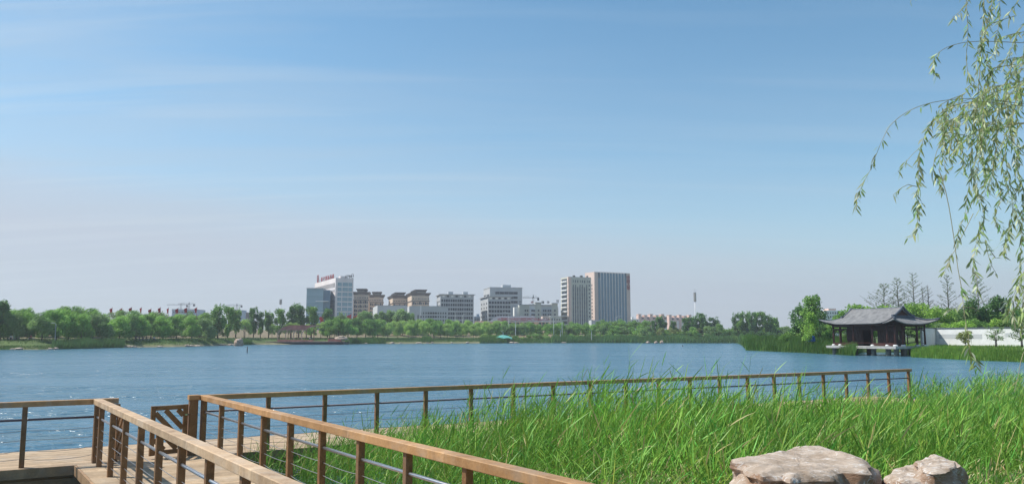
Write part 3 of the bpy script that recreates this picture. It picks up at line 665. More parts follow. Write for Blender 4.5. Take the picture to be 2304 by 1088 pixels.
for i,ch in enumerate('店酒际国平尚'):
    textobj('sign_letter',ch,2.9,M_signred,h.root,(.6,10+i*6.6,h.h+.7),(R(90),0,R(-90)),.15,sx=1.6)
rg=MB(); rg.tube([(.6,h.ll-7+2.1*math.cos(t),h.h+2.9+2.6*math.sin(t)) for t in np.linspace(0,6.283,20)],.3,6,False); rg.beam((.6,h.ll-9,h.h+2.9),(.6,h.ll-5,h.h+2.9),.3,.5); rg.build('sign_emblem',M_signred,h.root)
for i,ch in enumerate('山平尚'): textobj('sign_letter',ch,2.2,M_dark,h.root,(wd*(.62+.11*i),.6,h.h+.3),(R(90),0,0),.1)
rg=MB(); rg.tube([(wd*.95+.7*math.cos(t),.6,h.h+1.7+1.4*math.sin(t)) for t in np.linspace(0,6.283,16)],.16,6,False); rg.beam((wd*.95-.6,.6,h.h+1.7),(wd*.95+.6,.6,h.h+1.7),.15,.3); rg.build('sign_emblem',M_dark,h.root)
h.finish()
g=Bld('glass_office_wing','curved blue glass curtain wall block at the left foot of the hotel',687,512,None,728,8,649,M_gteal,depth=24)
g.grid('R',.1,g.lr-.1,14,0,g.h-.5,7,.78,.9,M_gwing,'glass_pane')
for j in range(1,9,1): g.vol(g.lr*.55,g.lr+3.2,-.5,3,g.h-.9-j*3.6 if j>0 else 0,g.h-.5-j*3.6,M_lightw,'floor_slab') if j%2==0 else None
g.vol(-.2,g.lr+.2,-.35,24,g.h,g.h+.5,M_greyw,'parapet'); 
g.vol(g.lr,g.lr+4,2,20,0,g.h-.6,M_gblue,'side_bay'); g.finish()
# beige residential blocks with flared brown roofs
def residential(label,x0,x1,ytop,D,th=7,left=None,seed=0):
    zb=2.; b=Bld('apartment_building',label,x0 if left is None else left,D,x0 if left is not None else None,x1,th,ytop+6,M_beige,group='beige apartment blocks with flared brown roofs',depth=None if left is not None else 15)
    L_=b.lr; H=b.h; ll=b.ll
    for f0,f1,z in ((-.0,1.,0),(.28,.78,2.3)):
        m=MB(); o=1.3; 
        x_0,x_1=L_*f0,L_*f1; k=len(m.v)
        m.v+=[(x_0,-.0,H+z-2.2),(x_1,-.0,H+z-2.2),(x_1,ll,H+z-2.2),(x_0,ll,H+z-2.2),(x_0-o,-o,H+z),(x_1+o,-o,H+z),(x_1+o,ll+o,H+z),(x_0-o,ll+o,H+z)]
        m.f+=[(0,1,5,4),(1,2,6,5),(2,3,7,6),(3,0,4,7),(4,5,6,7),(3,2,1,0)]
        m.build('roof',M_brownroof,b.root)
        if z: b.vol(x_0+.3,x_1-.3,-.25,ll,H-2,H+z-1.8,M_beige,'attic')
    b.vol(-.35,L_+.35,-.35,ll,H-6.1,H-5.6,M_brownroof,'cornice')
    rows=11; cols=((.06,.17,1),(.2,.27,0),(.33,.38,0),(.42,.52,1),(.55,.6,0),(.66,.71,0),(.76,.86,1),(.9,.96,0))
    for a,c_,big in cols:
        for j in range(rows):
            z=H-8.4-j*3.05
            if z<1: break
            b.win('R',L_*a,L_*c_,z,z+(1.9 if big else 1.5),M_gdark)
        b.win('R',L_*a+.3,L_*a+.9,H-4.6,H-3.9,M_gdark,'attic_window')
    b.vol(L_*.0,L_*.04,-.2,0,0,H-6,M_orange,'pilaster'); b.vol(L_*.29,L_*.31,-.2,0,0,H-6,M_orange,'pilaster'); b.vol(L_*.73,L_*.75,-.2,0,0,H-6,M_orange,'pilaster')
    b.finish(); return b
residential('beige apartment tower with brown flared roof right beside the hotel',793,829,650,585)
residential('slightly lower beige apartment tower with brown roof, second right of the hotel',829,863,656.5,620,9)
residential('wide beige apartment block with brown roof just left of the taller one',875,917,658,600,14,left=882)
residential('taller beige apartment block with stacked brown roofs right of the gap',917,966,652,575,14,left=925)
# long low office
o=Bld('office_building','long low grey white office block with three rows of square windows',920,455,917,1008,11,688,M_office)
o.grid('R',6,o.lr-.5,11,o.h-13.2,o.h-2.9,5,[.4,.4,.45,.7,.75,.75,.75,.45,.45,.45,.5],.5,M_gopen); o.vol(0,o.lr,-.12,0,o.h-.5,o.h+.1,M_greyw,'parapet')
o.win('R',1,2.6,o.h-7.4,o.h-5.8,M_gdark); o.win('R',1,2.6,o.h-11,o.h-9.5,M_gdark); o.win('R',1,2.6,o.h-14.6,o.h-13,M_gdark); o.vol(6,6.8,-.5,0,o.h-5.5,o.h+.2,M_white,'fin'); o.win('R',4.7,5.3,1,o.h-5,M_gdark,'stair_window')
for i in range(6): o.vol(8.2+i*1.8,8.35+i*1.8,-.1,0,o.h-4,o.h-2,M_greyw,'groove')
o.finish()
o=Bld('office_building','plain grey windowless hall with a white left corner, partly behind poplars',848,470,840,917,14,686.5,M_office); o.vol(-.1,o.lr,-.15,0,o.h-.4,o.h+.1,M_greyw,'parapet')
for i in range(5): o.win('R',3+i*3,4.6+i*3,o.h-9,o.h-7,M_gdark)
o.finish()
# unfinished concrete apartments
def concrete(label,xl,xc,xr,ytop,D,th,cols,rows,pent=True,white=True):
    b=Bld('apartment_building',label,xc,D,xl,xr,th,ytop,M_greyw,group='grey concrete apartment blocks'); L_=b.lr;H=b.h
    us=np.linspace(.02,.98,cols+1); rs=random.Random(cols)
    for i in range(cols):
        wide=(i%3!=2); 
        for j in range(rows):
            z=H-4.9-j*3.0
            if z<0: break
            a=L_*(us[i]+.012); c_=L_*(us[i+1]-.012)
            if not wide: m_=(a+c_)/2; a,c_=m_-.7,m_+.7
            b.win('R',a,c_,z,z+1.7,M_gopen)
        if wide and i%3==0 and white:
            for j in range(rows):
                z=H-5.8-j*3.0
                if z<0: break
                b.win('R',L_*(us[i]+.008),L_*(us[i+1]-.008),z,z+.8,M_greyw,'balcony',t=.7)
    b.grid('L',.5,b.ll-.5,3,H-3-rows*3,H-3,rows,.28,.45,M_gopen)
    b.vol(-1,L_+1,-.9,b.ll+.5,H,H+.45,M_greyw,'roof_slab')
    for i in range(7): b.win('R',L_*(.06+.13*i),L_*(.06+.13*i)+1.6,H-1.6,H-.5,M_gopen if i%2 else M_lightw,'attic_opening')
    if pent:
        for f in (.25,.7): b.vol(L_*f,L_*f+3.4,3,8,H+.4,H+2.4,M_greyw,'lift_house')
    b.finish(); return b
concrete('grey concrete apartment slab with rows of dark openings right above the low office',983,990,1066,662.5,560,12,14,13)
b=concrete('big grey apartment block with white balcony bands, in front of the broad slab',1081,1098,1150,667,560,12,8,13,pent=False)
s=Bld('office_tower','broad grey slab tower with a roof house and rows of strip windows',1102,640,1088,1175,12,646.5,M_greyw)
for j in range(3): s.grid('R',s.lr*.16,s.lr*.86,5,s.h-5.2-j*3.6,s.h-3.2-j*3.6,1,.93,1.,M_gopen,'strip_window')
s.grid('R',s.lr*.66,s.lr*.86,5,4,s.h-14,1,.4,1,M_gblue,'strip_window'); s.grid('R',s.lr*.885,s.lr*.97,2,4,s.h-10,13,.62,.5,M_gopen); s.grid('L',1,s.ll-1,2,s.h-14,s.h-4,3,.8,.4,M_gopen)
s.vol(s.lr*.42,s.lr*.68,4,12,s.h,s.h+2.6,M_greyw,'roof_house'); s.vol(-.3,s.lr+.3,-.3,s.ll,s.h,s.h+.4,M_greyw,'parapet'); s.finish()
# cream blocks behind the low hotel, several volumes of one building
c=Bld('apartment_building','stepped cream and grey housing with thin rooftop letters, left of the twin towers',1157,600,None,1256,3,690,M_lightw,depth=16)
L_=c.lr; H=c.h; k=L_/99.
for (a,b_,yt,m_) in ((11,33,686,M_grey2),(33,49,685.5,M_lightw),(47,60,681,M_grey2),(60,84,686.5,M_office),(84,97,682.5,M_grey2)):
    zt=at(1157+a,yt,600).z-2; c.vol(a*k,b_*k,-1.5-.2*(a%3),14,0,zt,m_,'block'); c.vol(a*k-.3,b_*k+.3,-2.6,14.3,zt,zt+.5,M_greyw,'roof_slab')
for (a,b_,n) in ((1,8,0),(22,32,2),(38,46,3),(50,58,1),(63,72,2),(74,83,2),(87,94,1)):
    for i in range(n): 
        for j in range(8):
            z=H-3.4-j*3; u=(a+(i+.5)*(b_-a)/n)*k
            if z>0: c.win('R',u-.5,u+.5,z,z+1.4,M_gdark,t=2.4)
for i,(px,ch) in enumerate(((1197,'金'),(1221,'建'),(1233,'华'),(1254,'司'))): textobj('sign_letter',ch,2.3,M_redpaint if i==0 else M_dark,c.root,((px-1157)*k,-1,(H+2.6 if i!=3 else H+3.4)),(R(90),0,0),.1)
c.vol(34*k,43*k,-1.9,-1.7,0,H+1,M_white,'wall_strip'); c.vol(1*k,6*k,-.3,0,0,H-1,M_white,'wall_strip')
c.finish()
# twin towers
t1=Bld('office_tower','greenish beige office tower with white balcony bands on its left side',1280.5,600,1262,1330,22,622,M_grey2)
L_=t1.lr;H=t1.h
t1.grid('R',L_*.03,L_*.12,1,0,H-2,15,.55,.4,M_gdark); t1.grid('R',L_*.87,L_*.97,1,0,H-2,15,.55,.45,M_gdark)
t1.grid('R',L_*.15,L_*.88,7,H-5.2,H-1.2,1,.22,.5,M_gdark)
for i in range(7):
    u=L_*(.17+.1*i); t1.win('R',u,u+L_*.055,0,H-7.5,M_slate,'recessed_strip',t=.06)
    for j in range(13):
        if (i*7+j*5)%3: t1.win('R',u+.3,u+.95,3+j*3.2,4.7+j*3.2,M_gdark,t=.14)
t1.grid('L',3,t1.ll-1.5,1,0,H-.5,14,1.,.5,M_gdark,'window_band'); t1.grid('L',2.5,t1.ll-1.2,1,-1.2,H-1.7,14,1.,.28,M_white,'balcony',t=.8)
t1.vol(-.15,2.2,-.15,.5,0,H,M_pinkw,'corner_pier'); t1.vol(-.15,.4,-.15,2.2,0,H,M_pinkw,'corner_pier')
for (a,w_) in ((.28,1.2),(.6,1.6),(.9,.5)): t1.vol(L_*a,L_*a+w_,2,4,H,H+1.3,M_dark,'roof_unit')
t1.finish()
t2=Bld('office_tower','tallest tower, pink beige with blue glass strips and red characters at top right',1339,625,1316.5,1418,27,611,M_pinkw)
L_=t2.lr;H=t2.h
for i in range(10):
    u=L_*(.10+.082*i)
    if i<10: t2.win('R',u,u+L_*.054,0,H-.6,M_gblue,'glass_strip',t=.1)
    if i<9:
        t2.win('R',u+L_*.056,u+L_*.076,0,H+.5,M_fin,'fin',t=.4)
t2.win('R',L_*.10,L_*.15,H-4.5,H-.3,M_gdark,'vent'); t2.win('R',L_*.87-.3,L_*.89,H-4.5,H-.3,M_gdark,'vent')
t2.win('R',L_*.1,L_*.9,0,9,M_gdark,'lower_glazing',t=.13)
t2.grid('L',2,9,2,4,H-9,14,.3,.5,M_gdark)
for i,ch in enumerate('中国人寿'): textobj('sign_letter',ch,3.3,M_redpaint,t2.root,(L_*.945,-.3,H-4.6-i*2.85),(R(90),0,0),.12)
t2.finish()
o=Bld('annex_building','low grey annex at the foot of the tallest tower',1331,560,None,1352,5,719.5,M_office,depth=10); o.win('R',o.lr*.55,o.lr*.8,1,o.h-1,M_gdark); o.vol(-.1,.4,-.2,.3,0,o.h+.5,M_white,'pier'); o.finish()
# low hotel with long red sign
lo=Bld('low_hotel_building','long two storey stone building with hipped slate roof and a long red sign',1068,470,None,1236,2,722,M_orange,depth=16)
L_=lo.lr;H=lo.h
m=MB(); z=H+2.6
m.v+=[(8.5,-.7,H),(L_*.85,-.7,H),(L_*.85,16,H),(8.5,16,H),(13,7,z+.6),(L_*.8,7,z+.6)]; m.f+=[(0,1,5,4),(1,2,5),(2,3,4,5),(3,0,4)]; m.build('roof',M_slate,lo.root)
m=MB(); m.v+=[(L_*.85,-.4,H),(L_+.4,-.4,H),(L_+.4,14,H),(L_*.85,14,H),(L_*.87,6,H+1.6),(L_-1,6,H+1.6)]; m.f+=[(0,1,5,4),(1,2,5),(2,3,4,5),(3,0,4)]; m.build('roof',M_slate,lo.root)
lo.vol(-.5,8,-.8,12,0,H-.5,M_pinkw,'side_wing'); lo.vol(8,L_+.3,-.5,0,H-.5,H,M_lightw,'cornice')
lo.grid('R',11,L_*.8,11,H-3.4,H-.7,1,.72,1.,M_gdark); lo.grid('R',L_*.85,L_-.5,3,H-3.4,H-.7,1,.7,1.,M_gdark); lo.grid('R',11,L_*.8,11,H-8,H-5.2,1,.7,1.,M_gdark)
lo.vol(L_*.8,L_*.84,-1.2,0,0,H-.4,M_orange,'entrance_pier'); lo.vol(8.5,L_*.8,-.3,0,H-4.4,H-3.6,M_lightw,'string_course')
for i,ch in enumerate('大国家农业科技园区接待中心'): textobj('sign_letter',ch,2.1,M_redpaint,lo.root,(14.2+i*1.93,-.3,H+.35),(R(75),0,0),.1)
textobj('sign_letters','服务中心接待',1.25,M_redpaint,lo.root,(L_*.925,-.3,H+.3),(R(78),0,0),.1)
lo.vol(14,22,8,12,H+1.6,H+3.2,M_lightw,'roof_house'); lo.finish()
o=Bld('small_apartment_building','small pinkish white block behind the right end of the red sign',1221,540,None,1237,4,711,M_pinkw,depth=10); o.grid('R',.5,o.lr-.5,3,o.h-6,o.h-.5,2,.4,.5,M_gdark); o.finish()
o=Bld('small_apartment_building','old beige block left of the greenish tower, above the trees',1238,560,None,1263,4,711,M_grey2,depth=10); o.grid('R',.5,o.lr-.5,4,0,o.h-.6,5,.45,.45,M_gdark); o.vol(0,o.lr,-.2,10,o.h,o.h+.3,M_white,'roof_slab'); o.finish()
o=Bld('small_apartment_building','dark grey stepped block between the two concrete apartment blocks',1066,600,None,1081,3,711,M_blueb,depth=10); o.vol(2,4,2,8,o.h,o.h+1.8,M_blueb,'lift_house'); o.grid('R',.5,o.lr-.4,3,0,o.h-.4,4,.6,.5,M_gdark); o.finish()
# pink housing on the right
def pinkrow(label,x0,x1,yt,D,n):
    b=Bld('apartment_building',label,x0,D,None,x1,2,yt+4,M_pink,group='pink roofed housing rows on the right',depth=12); L_=b.lr;H=b.h
    for i in range(n):
        a=L_*i/n; w_=L_/n; b.vol(a+w_*.02,a+w_*.5,-1,12,0,H+(1.2 if i%2 else 2.2),M_pink,'block'); b.vol(a-.2,a+w_*.55,-1.4,12.3,H+(1.2 if i%2 else 2.2),H+(1.6 if i%2 else 2.6),M_pinkw,'roof_slab')
        for j in range(4): 
            if H-2.5-j*3>0: b.win('R',a+w_*.55,a+w_*.95,H-2.6-j*3,H-1.1-j*3,M_gdark)
        b.vol(a+w_*.52,a+w_*.98,-.3,0,0,H-4,M_lightw,'panel')
    b.finish()
pinkrow('pink apartment row just right of the tallest tower',1437,1499,707.5,850,5)
pinkrow('pink apartment row left of the antenna mast',1506,1559,709,880,5)
o=Bld('small_apartment_building','small pale house right at the foot of the tallest tower',1420,800,None,1437,2,717,M_lightw,depth=10); o.grid('R',.5,o.lr-.5,3,o.h-8,o.h-.5,3,.5,.45,M_gdark); o.vol(1,3,1,5,o.h,o.h+2,M_lightw,'lift_house'); o.finish()
pk=Bld('apartment_building','distant pale and pink block behind the trees left of the pavilion',1856,620,None,1892,3,698,M_lightw,depth=14); pk.vol(pk.lr*.3,pk.lr*.7,1,10,pk.h,pk.h+1.6,M_pink,'roof_house'); pk.grid('R',.5,pk.lr-.5,7,pk.h-9,pk.h-.5,3,.5,.5,M_gdark); pk.finish()
o=Bld('warehouse_building','blue grey flat building behind the willows on the left',384,800,None,441,2,696,M_blueb,depth=30); o.grid('R',1,o.lr-1,14,o.h-4,o.h-1,1,.6,.6,M_gdark); o.vol(-.2,o.lr+.2,-.4,30,o.h,o.h+.5,M_greyw,'parapet'); o.finish()
o=Bld('apartment_building','single blue grey block between the two groups of poplars',534,760,None,547,2,697,M_blueb,depth=14); o.grid('R',.4,o.lr-.4,4,0,o.h-.5,9,.5,.5,M_gdark); o.finish()
o=Bld('small_apartment_building','little red brown roofed house behind the poplars',551,700,None,559,2,702,M_brownroof,depth=8); o.grid('R',.3,o.lr-.3,2,0,o.h-.5,4,.5,.5,M_gdark); o.finish()
# cranes
def crane(px,Y,ytop,yarm,xl,xr,label):
    p=at(px,HOR,Y); r=empty('tower_crane',(p.x,p.y,2),0,label,'crane','tower cranes on the skyline'); zt=at(px,ytop,Y).z-2; za=at(px,yarm,Y).z-2
    k=Y/F; m=MB(); s_=.9*k/.3*.5
    for sx in (-1,1):
        for sy in (-1,1): m.beam((sx*s_,sy*s_,0),(sx*s_,sy*s_,za),.18,.18)
    z=0;i=0
    while z<za-2: m.beam((-s_*(-1)**i,-s_,z),(s_*(-1)**i,-s_,z+2.2),.12,.12); z+=2.2;i+=1
    m.build('mast',M_dark,r)
    m=MB(); m.tube([(0,0,za),(0,0,zt)],[.7,.1],4); m.build('tower_head',M_dark,r)
    m=MB(); x0,x1=(xl-px)*k,(xr-px)*k
    m.beam((x0,0,za),(x1,0,za),.25,.25); m.beam((x0,0,za+1),(x1,0,za+1),.15,.15)
    n=int((x1-x0)/2.); 
    for i in range(n): a=x0+i*(x1-x0)/n; m.beam((a,0,za),(a+(x1-x0)/n,0,za+1),.1,.1)
    m.build('jib',M_dark,r); m=MB(); m.beam((x0*.8,0,za+1),(0,0,zt),.08,.08); m.beam((x1*.8,0,za+1),(0,0,zt),.08,.08); m.build('stay',M_dark,r)
    e_=x1 if abs(x1)<abs(x0) else x0; MB().box(e_-1.2,e_+.6,-.8,.8,za-2.2,za+.3).build('counterweight',M_dark,r)
crane(1200,720,662,670,1176,1212,'grey tower crane beside the big grey slab tower')
crane(422,900,679,684,397,434,'tower crane above the blue grey flat building')
crane(404,1000,682,686,372,418,'fainter tower crane left of the one above the blue grey building')
crane(530,950,682,687,505,541,'tower crane rising behind the dark poplars')
# antenna masts
def mast(px,Y,y0,y1,y2,label,whisk):
    p=at(px,HOR,Y); r=empty('antenna_mast',(p.x,p.y,2),0,label,'antenna mast'); za=at(px,y0,Y).z-2; zb=at(px,y1,Y).z-2; zc=at(px,y2,Y).z-2; k=Y/F
    MB().tube([(0,0,0),(0,0,zb)],[1.5*k,.9*k],10).build('pole',M_white,r,smooth=True)
    m=MB()
    for i in range(8):
        a=i*math.pi/4; m.beam((math.cos(a)*2.6*k,math.sin(a)*2.6*k,zb),(math.cos(a)*2.6*k,math.sin(a)*2.6*k,za),.7*k,.7*k)
        m.beam((0,0,zb+.6),(math.cos(a)*2.4*k,math.sin(a)*2.4*k,zb+.6),.2*k,.2*k); m.beam((0,0,za-.6),(math.cos(a)*2.4*k,math.sin(a)*2.4*k,za-.6),.2*k,.2*k)
    m.tube([(0,0,zb),(0,0,za)],1.4*k,8); m.build('antenna_cluster',M_conc,r)
    m=MB().tube([(0,0,za),(0,0,zc)],[.5*k,.2*k],6)
    if whisk: 
        for s_ in (-1,1): m.beam((0,0,za+(zc-za)*.55),(s_*7*k,0,za+(zc-za)*.6),.3*k,.3*k)
    m.build('lightning_rod',M_white,r)
mast(1566,480,657,678,648,'tall white antenna mast right of the pink housing',True)
mast(629,480,673,684,671,'short antenna mast seen above the poplars left of the hotel',False)
# flags
fb=None; ORD='first second third fourth fifth sixth seventh eighth ninth last'.split()
for i,(px,yt) in enumerate(((249,691),(271,691),(293,690),(315,690),(337,691),(358,691),(376,692),(398,692),(418,693),(440,692))):
    Y=262; p=at(px,HOR,Y); zt=at(px,yt,Y).z
    if fb is None:
        fb=empty('red_flag',(p.x,p.y,4),0,'red banner above the willows, first from the left','flag','row of red banners behind the left willows')
        MB().tube([(0,0,0),(0,0,zt-4)],.06,6).build('pole',M_redpaint,fb)
        m=MB(); n=8
        for j in range(n+1):
            z=-.2-1.5*j/n; 
            for k in range(5): m.v.append((-.05-.75*k/4-.15*math.sin(j*.8)*(k/4),.12*math.sin(k*1.4+j*.7),zt-4+z-.35*k/4))
        for j in range(n):
            for k in range(4): a=j*5+k; m.f.append((a,a+1,a+6,a+5))
        me=m.build('banner',M_red,fb); sm=me.modifiers.new('solid','SOLIDIFY'); sm.thickness=.03
    else:
        c_=copy_tree(fb); c_['label']='red banner above the willows, '+ORD[i]+' from the left'; c_.location=(p.x,p.y,4+random.uniform(-.3,.2)); c_.rotation_euler.z=random.uniform(-.5,.5)
for j,(px,yt,Y,lab) in enumerate(((727,708,400,'large red banner in front of the glass wing of the hotel'),(789,705,400,'large red banner at the right foot of the hotel'),(803,707,402,'second large red banner right of the hotel, above the willows'))):
    c_=copy_tree(fb); p=at(px,HOR,Y); z=at(px,yt,Y).z; c_.scale=(1.5,1.5,1.3); c_.location=(p.x,p.y,z-1.3*(at(249,691,262).z-4)); c_.scale=(2.4,2.4,1.9); c_.location.z=z-1.9*(at(249,691,262).z-4); c_['label']=lab; c_['group']='red banners by the hotel'
# street lamps on the far road and shore
def lamp(px,Y,ytop,label,arm=1,pole=M_lampw,group='white street lamps on the far road',aw=1.8,thin=.11):
    x=xat(px,Y); zb=tz(x,Y); zt=at(px,ytop,Y).z-zb; r=empty('street_lamp',(x,Y,zb),0,label,'street lamp',group)
    MB().tube([(0,0,0),(0,0,zt*.93)],[thin*1.2,thin*.8],8).build('pole',pole,r)
    MB().tube([(0,0,zt*.92),(-arm*aw*.15,0,zt*.97),(-arm*aw*.5,0,zt*.995),(-arm*aw*.75,0,zt)],thin*.6,6).build('arm',pole,r)
    MB().beam((-arm*aw*.55,0,zt*1.0),(-arm*aw*1.1,0,zt*1.005),.34,.13,ch=.03).build('lamp_head',M_white,r)
for px,Y,yt,lab,a in ((1024,400,699,'white street lamp with a curved arm before the concrete apartment slab',1),(1041,410,705,'white street lamp just right of the curved one before the concrete slab',-1),(1145,400,702,'tall white street lamp before the red sign',1),(1160,385,719,'shorter white street lamp before the red sign',1),(1246,395,712,'white street lamp by the old beige block',1),(1265,400,716,'white street lamp at the left foot of the greenish tower',1),(1387,430,711,'white street lamp before the tallest tower',-1),(890,400,698,'white street lamp among the poplars before the office hall',1)):
    lamp(px,Y,yt,lab,a,aw=2.6,thin=.15)
lamp(124,197,726,'tall slim shore lamp with a flat head before the left willows',1,M_conc,'shore lamps',1.1,.1)
lamp(866,372,741,'shore lamp among the drooping willows left of centre',1,M_lampw,'shore lamps',.8,.1)
lamp(1132,372,745,'shore lamp with a bulb head beside the turquoise canopy',1,M_lampw,'shore lamps',.8,.12)
lamp(1261,385,741,'shore lamp under the greenish tower',1,M_lampw,'shore lamps',.8,.1)
lamp(1331,385,741,'shore lamp under the twin towers',1,M_lampw,'shore lamps',.8,.1)
lamp(551,300,733,'brown shore lamp beside the boulder at the pergola platform',1,M_post,'shore lamps',.8,.13)
# ------------------------------------------------------------------ trees
def crown(kind,seed,n=3200,cols=((.07,.12,.03),(.1,.17,.04))):
    """crown leaves for a tree 10 m tall, trunk foot at the origin"""
    global rng
    r_=random.Random(seed); lobes=[]
    if kind=='willow':
        for i in range(21):
            a=r_.random()*6.283; q=r_.random()**.5*2.8; z=r_.uniform(2.7,8.6); k=1-max(0,(z-6)/4.6); lobes.append((math.cos(a)*q*k+.1*(z-5),math.sin(a)*q*k,z,r_.uniform(1.1,1.7),r_.uniform(.8,1.3)))
        lobes.append((.3,0,8.6,1.3,1.0))
    elif kind=='windy':     # blown towards +x? foliage streams to the left
        for i in range(17):
            a=r_.random()*6.283; q=r_.random()**.5*2.8; z=r_.uniform(2.2,8.4); lobes.append((math.cos(a)*q-.22*(z-5),math.sin(a)*q,z,r_.uniform(1.2,1.9),r_.uniform(.9,1.5)))
    elif kind=='poplar':
        for i in range(30):
            a=r_.random()*6.283; z=r_.uniform(2.2,9.1); q=r_.random()**.6*(1.75*math.sin(min(1,(z-1.4)/5)*1.5)+.1)*(1.25-z*.055); lobes.append((math.cos(a)*q,math.sin(a)*q,z,r_.uniform(.5,.95),r_.uniform(.8,1.4)))
        for i in range(6): a=r_.random()*6.283; lobes.append((math.cos(a)*1.3,math.sin(a)*1.2,r_.uniform(8,9.5),.28,.8))
    elif kind=='dense':
        for i in range(34):
            a=r_.random()*6.283; z=r_.uniform(1.6,8.6); q=r_.random()**.5*2.6*(1.1-max(0,z-3)/7.2); lobes.append((math.cos(a)*q,math.sin(a)*q,z,r_.uniform(.7,1.15),r_.uniform(.8,1.3)))
        for i in range(5): a=r_.random()*6.283; lobes.append((math.cos(a)*.8,math.sin(a)*.8,r_.uniform(8,9.3),.3,1.))
    elif kind=='shrub':
        for i in range(12):
            a=r_.random()*6.283; q=r_.random()**.5*3.8; z=r_.uniform(2.2,7); lobes.append((math.cos(a)*q,math.sin(a)*q,z*(1-q*.07),r_.uniform(1.4,2.2),r_.uniform(1.4,2.4)))
    else:
        for i in range(16):
            a=r_.random()*6.283; q=r_.random()**.5*2.7; z=r_.uniform(3.4,8.4); k=1-max(0,(z-6.4)/5); lobes.append((math.cos(a)*q*k,math.sin(a)*q*k,z,r_.uniform(1.0,1.6),r_.uniform(.9,1.5)))
    Lb=np.array(lobes); w_=Lb[:,3]**2*Lb[:,4]; idx=rng.choice(len(Lb),n,p=w_/w_.sum()); v=unit(rng.normal(size=(n,3))); rad=(.35+.65*rng.random(n)**.45)*(1+rng.normal(0,.1,n)).clip(.8,1.5)
    P=Lb[idx,:3]+v*rad[:,None]*np.stack([Lb[idx,3],Lb[idx,3],Lb[idx,4]],1)
    tone=(np.array([r_.random() for _ in lobes])[idx]*.6+.4*rng.random(n))[:,None]
    col=np.array(cols[0])*(1-tone)+np.array(cols[1])*tone; col=col*(1+rng.normal(0,.12,(n,1)))
    lv=Leaves()
    if kind in('willow','windy'):
        s_=-.75 if kind=='windy' else .12
        d=np.stack([rng.normal(s_,.3,n),rng.normal(0,.3,n),-np.abs(rng.normal(.9 if kind=='willow' else .6,.25,n))],1)
        lv.add(P,d,rng.uniform(.5,1.15,n),rng.uniform(.1,.2,n),.2,col.clip(.01,.6),prof=(.5,1,.3))
    else:
        d=unit(rng.normal(size=(n,3))+np.array([0,0,.35])); sz=.34 if kind!='shrub' else .42
        lv.add(P,d,rng.uniform(.7,1.3,n)*sz,rng.uniform(.6,1.1,n)*sz,.2,col.clip(.01,.6),prof=(.6,.9,.3))
    return lv.mesh('crown',M_leaf)
def trunkmesh(kind,seed):
    r_=random.Random(seed); m=MB(); lean=r_.uniform(-.3,.3); tr=.17 if kind!='willow' else .15
    top=5.5 if kind!='poplar' else 8.5
    m.tube([(0,0,-.5),(lean*.2,0,1.4),(lean*.7,.1,3.2),(lean,.1,top)],[tr*1.25,tr,tr*.8,.05],7)
    for i in range(6):
        a=r_.random()*6.28; z=r_.uniform(2.,4.4); l=r_.uniform(1.2,2.4); e=(1.2 if kind=='poplar' else .7)
        m.tube([(lean*.6,0,z),(lean*.6+math.cos(a)*l*.5,math.sin(a)*l*.5,z+l*.5*e),(lean*.6+math.cos(a)*l,math.sin(a)*l,z+l*e*1.1)],[tr*.55,tr*.35,.02],5)
    return m.mesh('trunk',M_bark,True)
PAL={'w_mid':((.045,.095,.03),(.125,.21,.055)),'w_light':((.095,.15,.05),(.18,.25,.085)),'dark':((.022,.055,.022),(.06,.115,.035)),'mid':((.035,.08,.025),(.1,.17,.04)),'bright':((.06,.12,.025),(.14,.22,.045)),'olive':((.07,.09,.035),(.15,.17,.07)),'muted':((.05,.09,.04),(.12,.18,.075))}
CR={}
LM=[(-30,'the left edge'),(36,'the white cabinet'),(70,'the person in red'),(124,'the tall slim shore lamp'),(180,'the tall left reeds'),(249,'the first red banner'),(293,'the third red banner'),(337,'the fifth red banner'),(382,'the blue grey flat building'),(440,'the last red banner'),(495,'the first poplars'),(538,'the tan boulder'),(556,'the black post in the lake'),(585,'the platform end'),(621,'the pergola foot'),(660,'the pergola roof'),(697,'the standing person'),(727,'the glass wing'),(752,'the hotel corner'),(790,'the hotel edge'),(829,'the first beige tower'),(863,'the second beige tower'),(897,'the wide beige block'),(940,'the taller beige block'),(976,'the lone sitting person'),(1024,'the curved road lamp'),(1066,'the tan rock pile'),(1100,'the big grey block'),(1132,'the turquoise canopy'),(1160,'the short road lamp'),(1200,'the tower crane'),(1235,'the end of the red sign'),(1265,'the greenish tower edge'),(1305,'the greenish tower'),(1339,'the tallest tower corner'),(1387,'the tallest tower'),(1418,'the tallest tower edge'),(1437,'the first pink row'),(1476,'the three tan rocks'),(1506,'the second pink row'),(1566,'the antenna mast'),(1606,'the grove gap'),(1655,'the dark grove'),(1700,'the dark grove middle'),(1746,'the dark grove end'),(1790,'the big tree'),(1824,'the blue fence'),(1877,'the left pavilion column'),(1921,'the left roof slope'),(1964,'the middle of the pavilion'),(1998,'the roof ridge'),(2034,'the pavilion gable'),(2081,'the right roof tip'),(2120,'the left grey band'),(2172,'the olive round tree'),(2204,'the grey band end'),(2240,'the thin young tree'),(2275,'the right grey band'),(2310,'the right edge')]
USED={}
def where(label,px):
    m_=min(LM,key=lambda q:abs(q[0]-px)); d=px-m_[0]
    opts=['in line with','just left of','just right of','a little left of','a little right of','slightly behind','close beside']
    order=([0,1,2] if abs(d)<4 else ([1,3,0] if d<0 else [2,4,0]))+[3,4,5,6,1,2]
    for k in order:
        t=label+' '+opts[k]+' '+m_[1]
        if t not in USED: USED[t]=1; return t
    return label+' near '+m_[1]
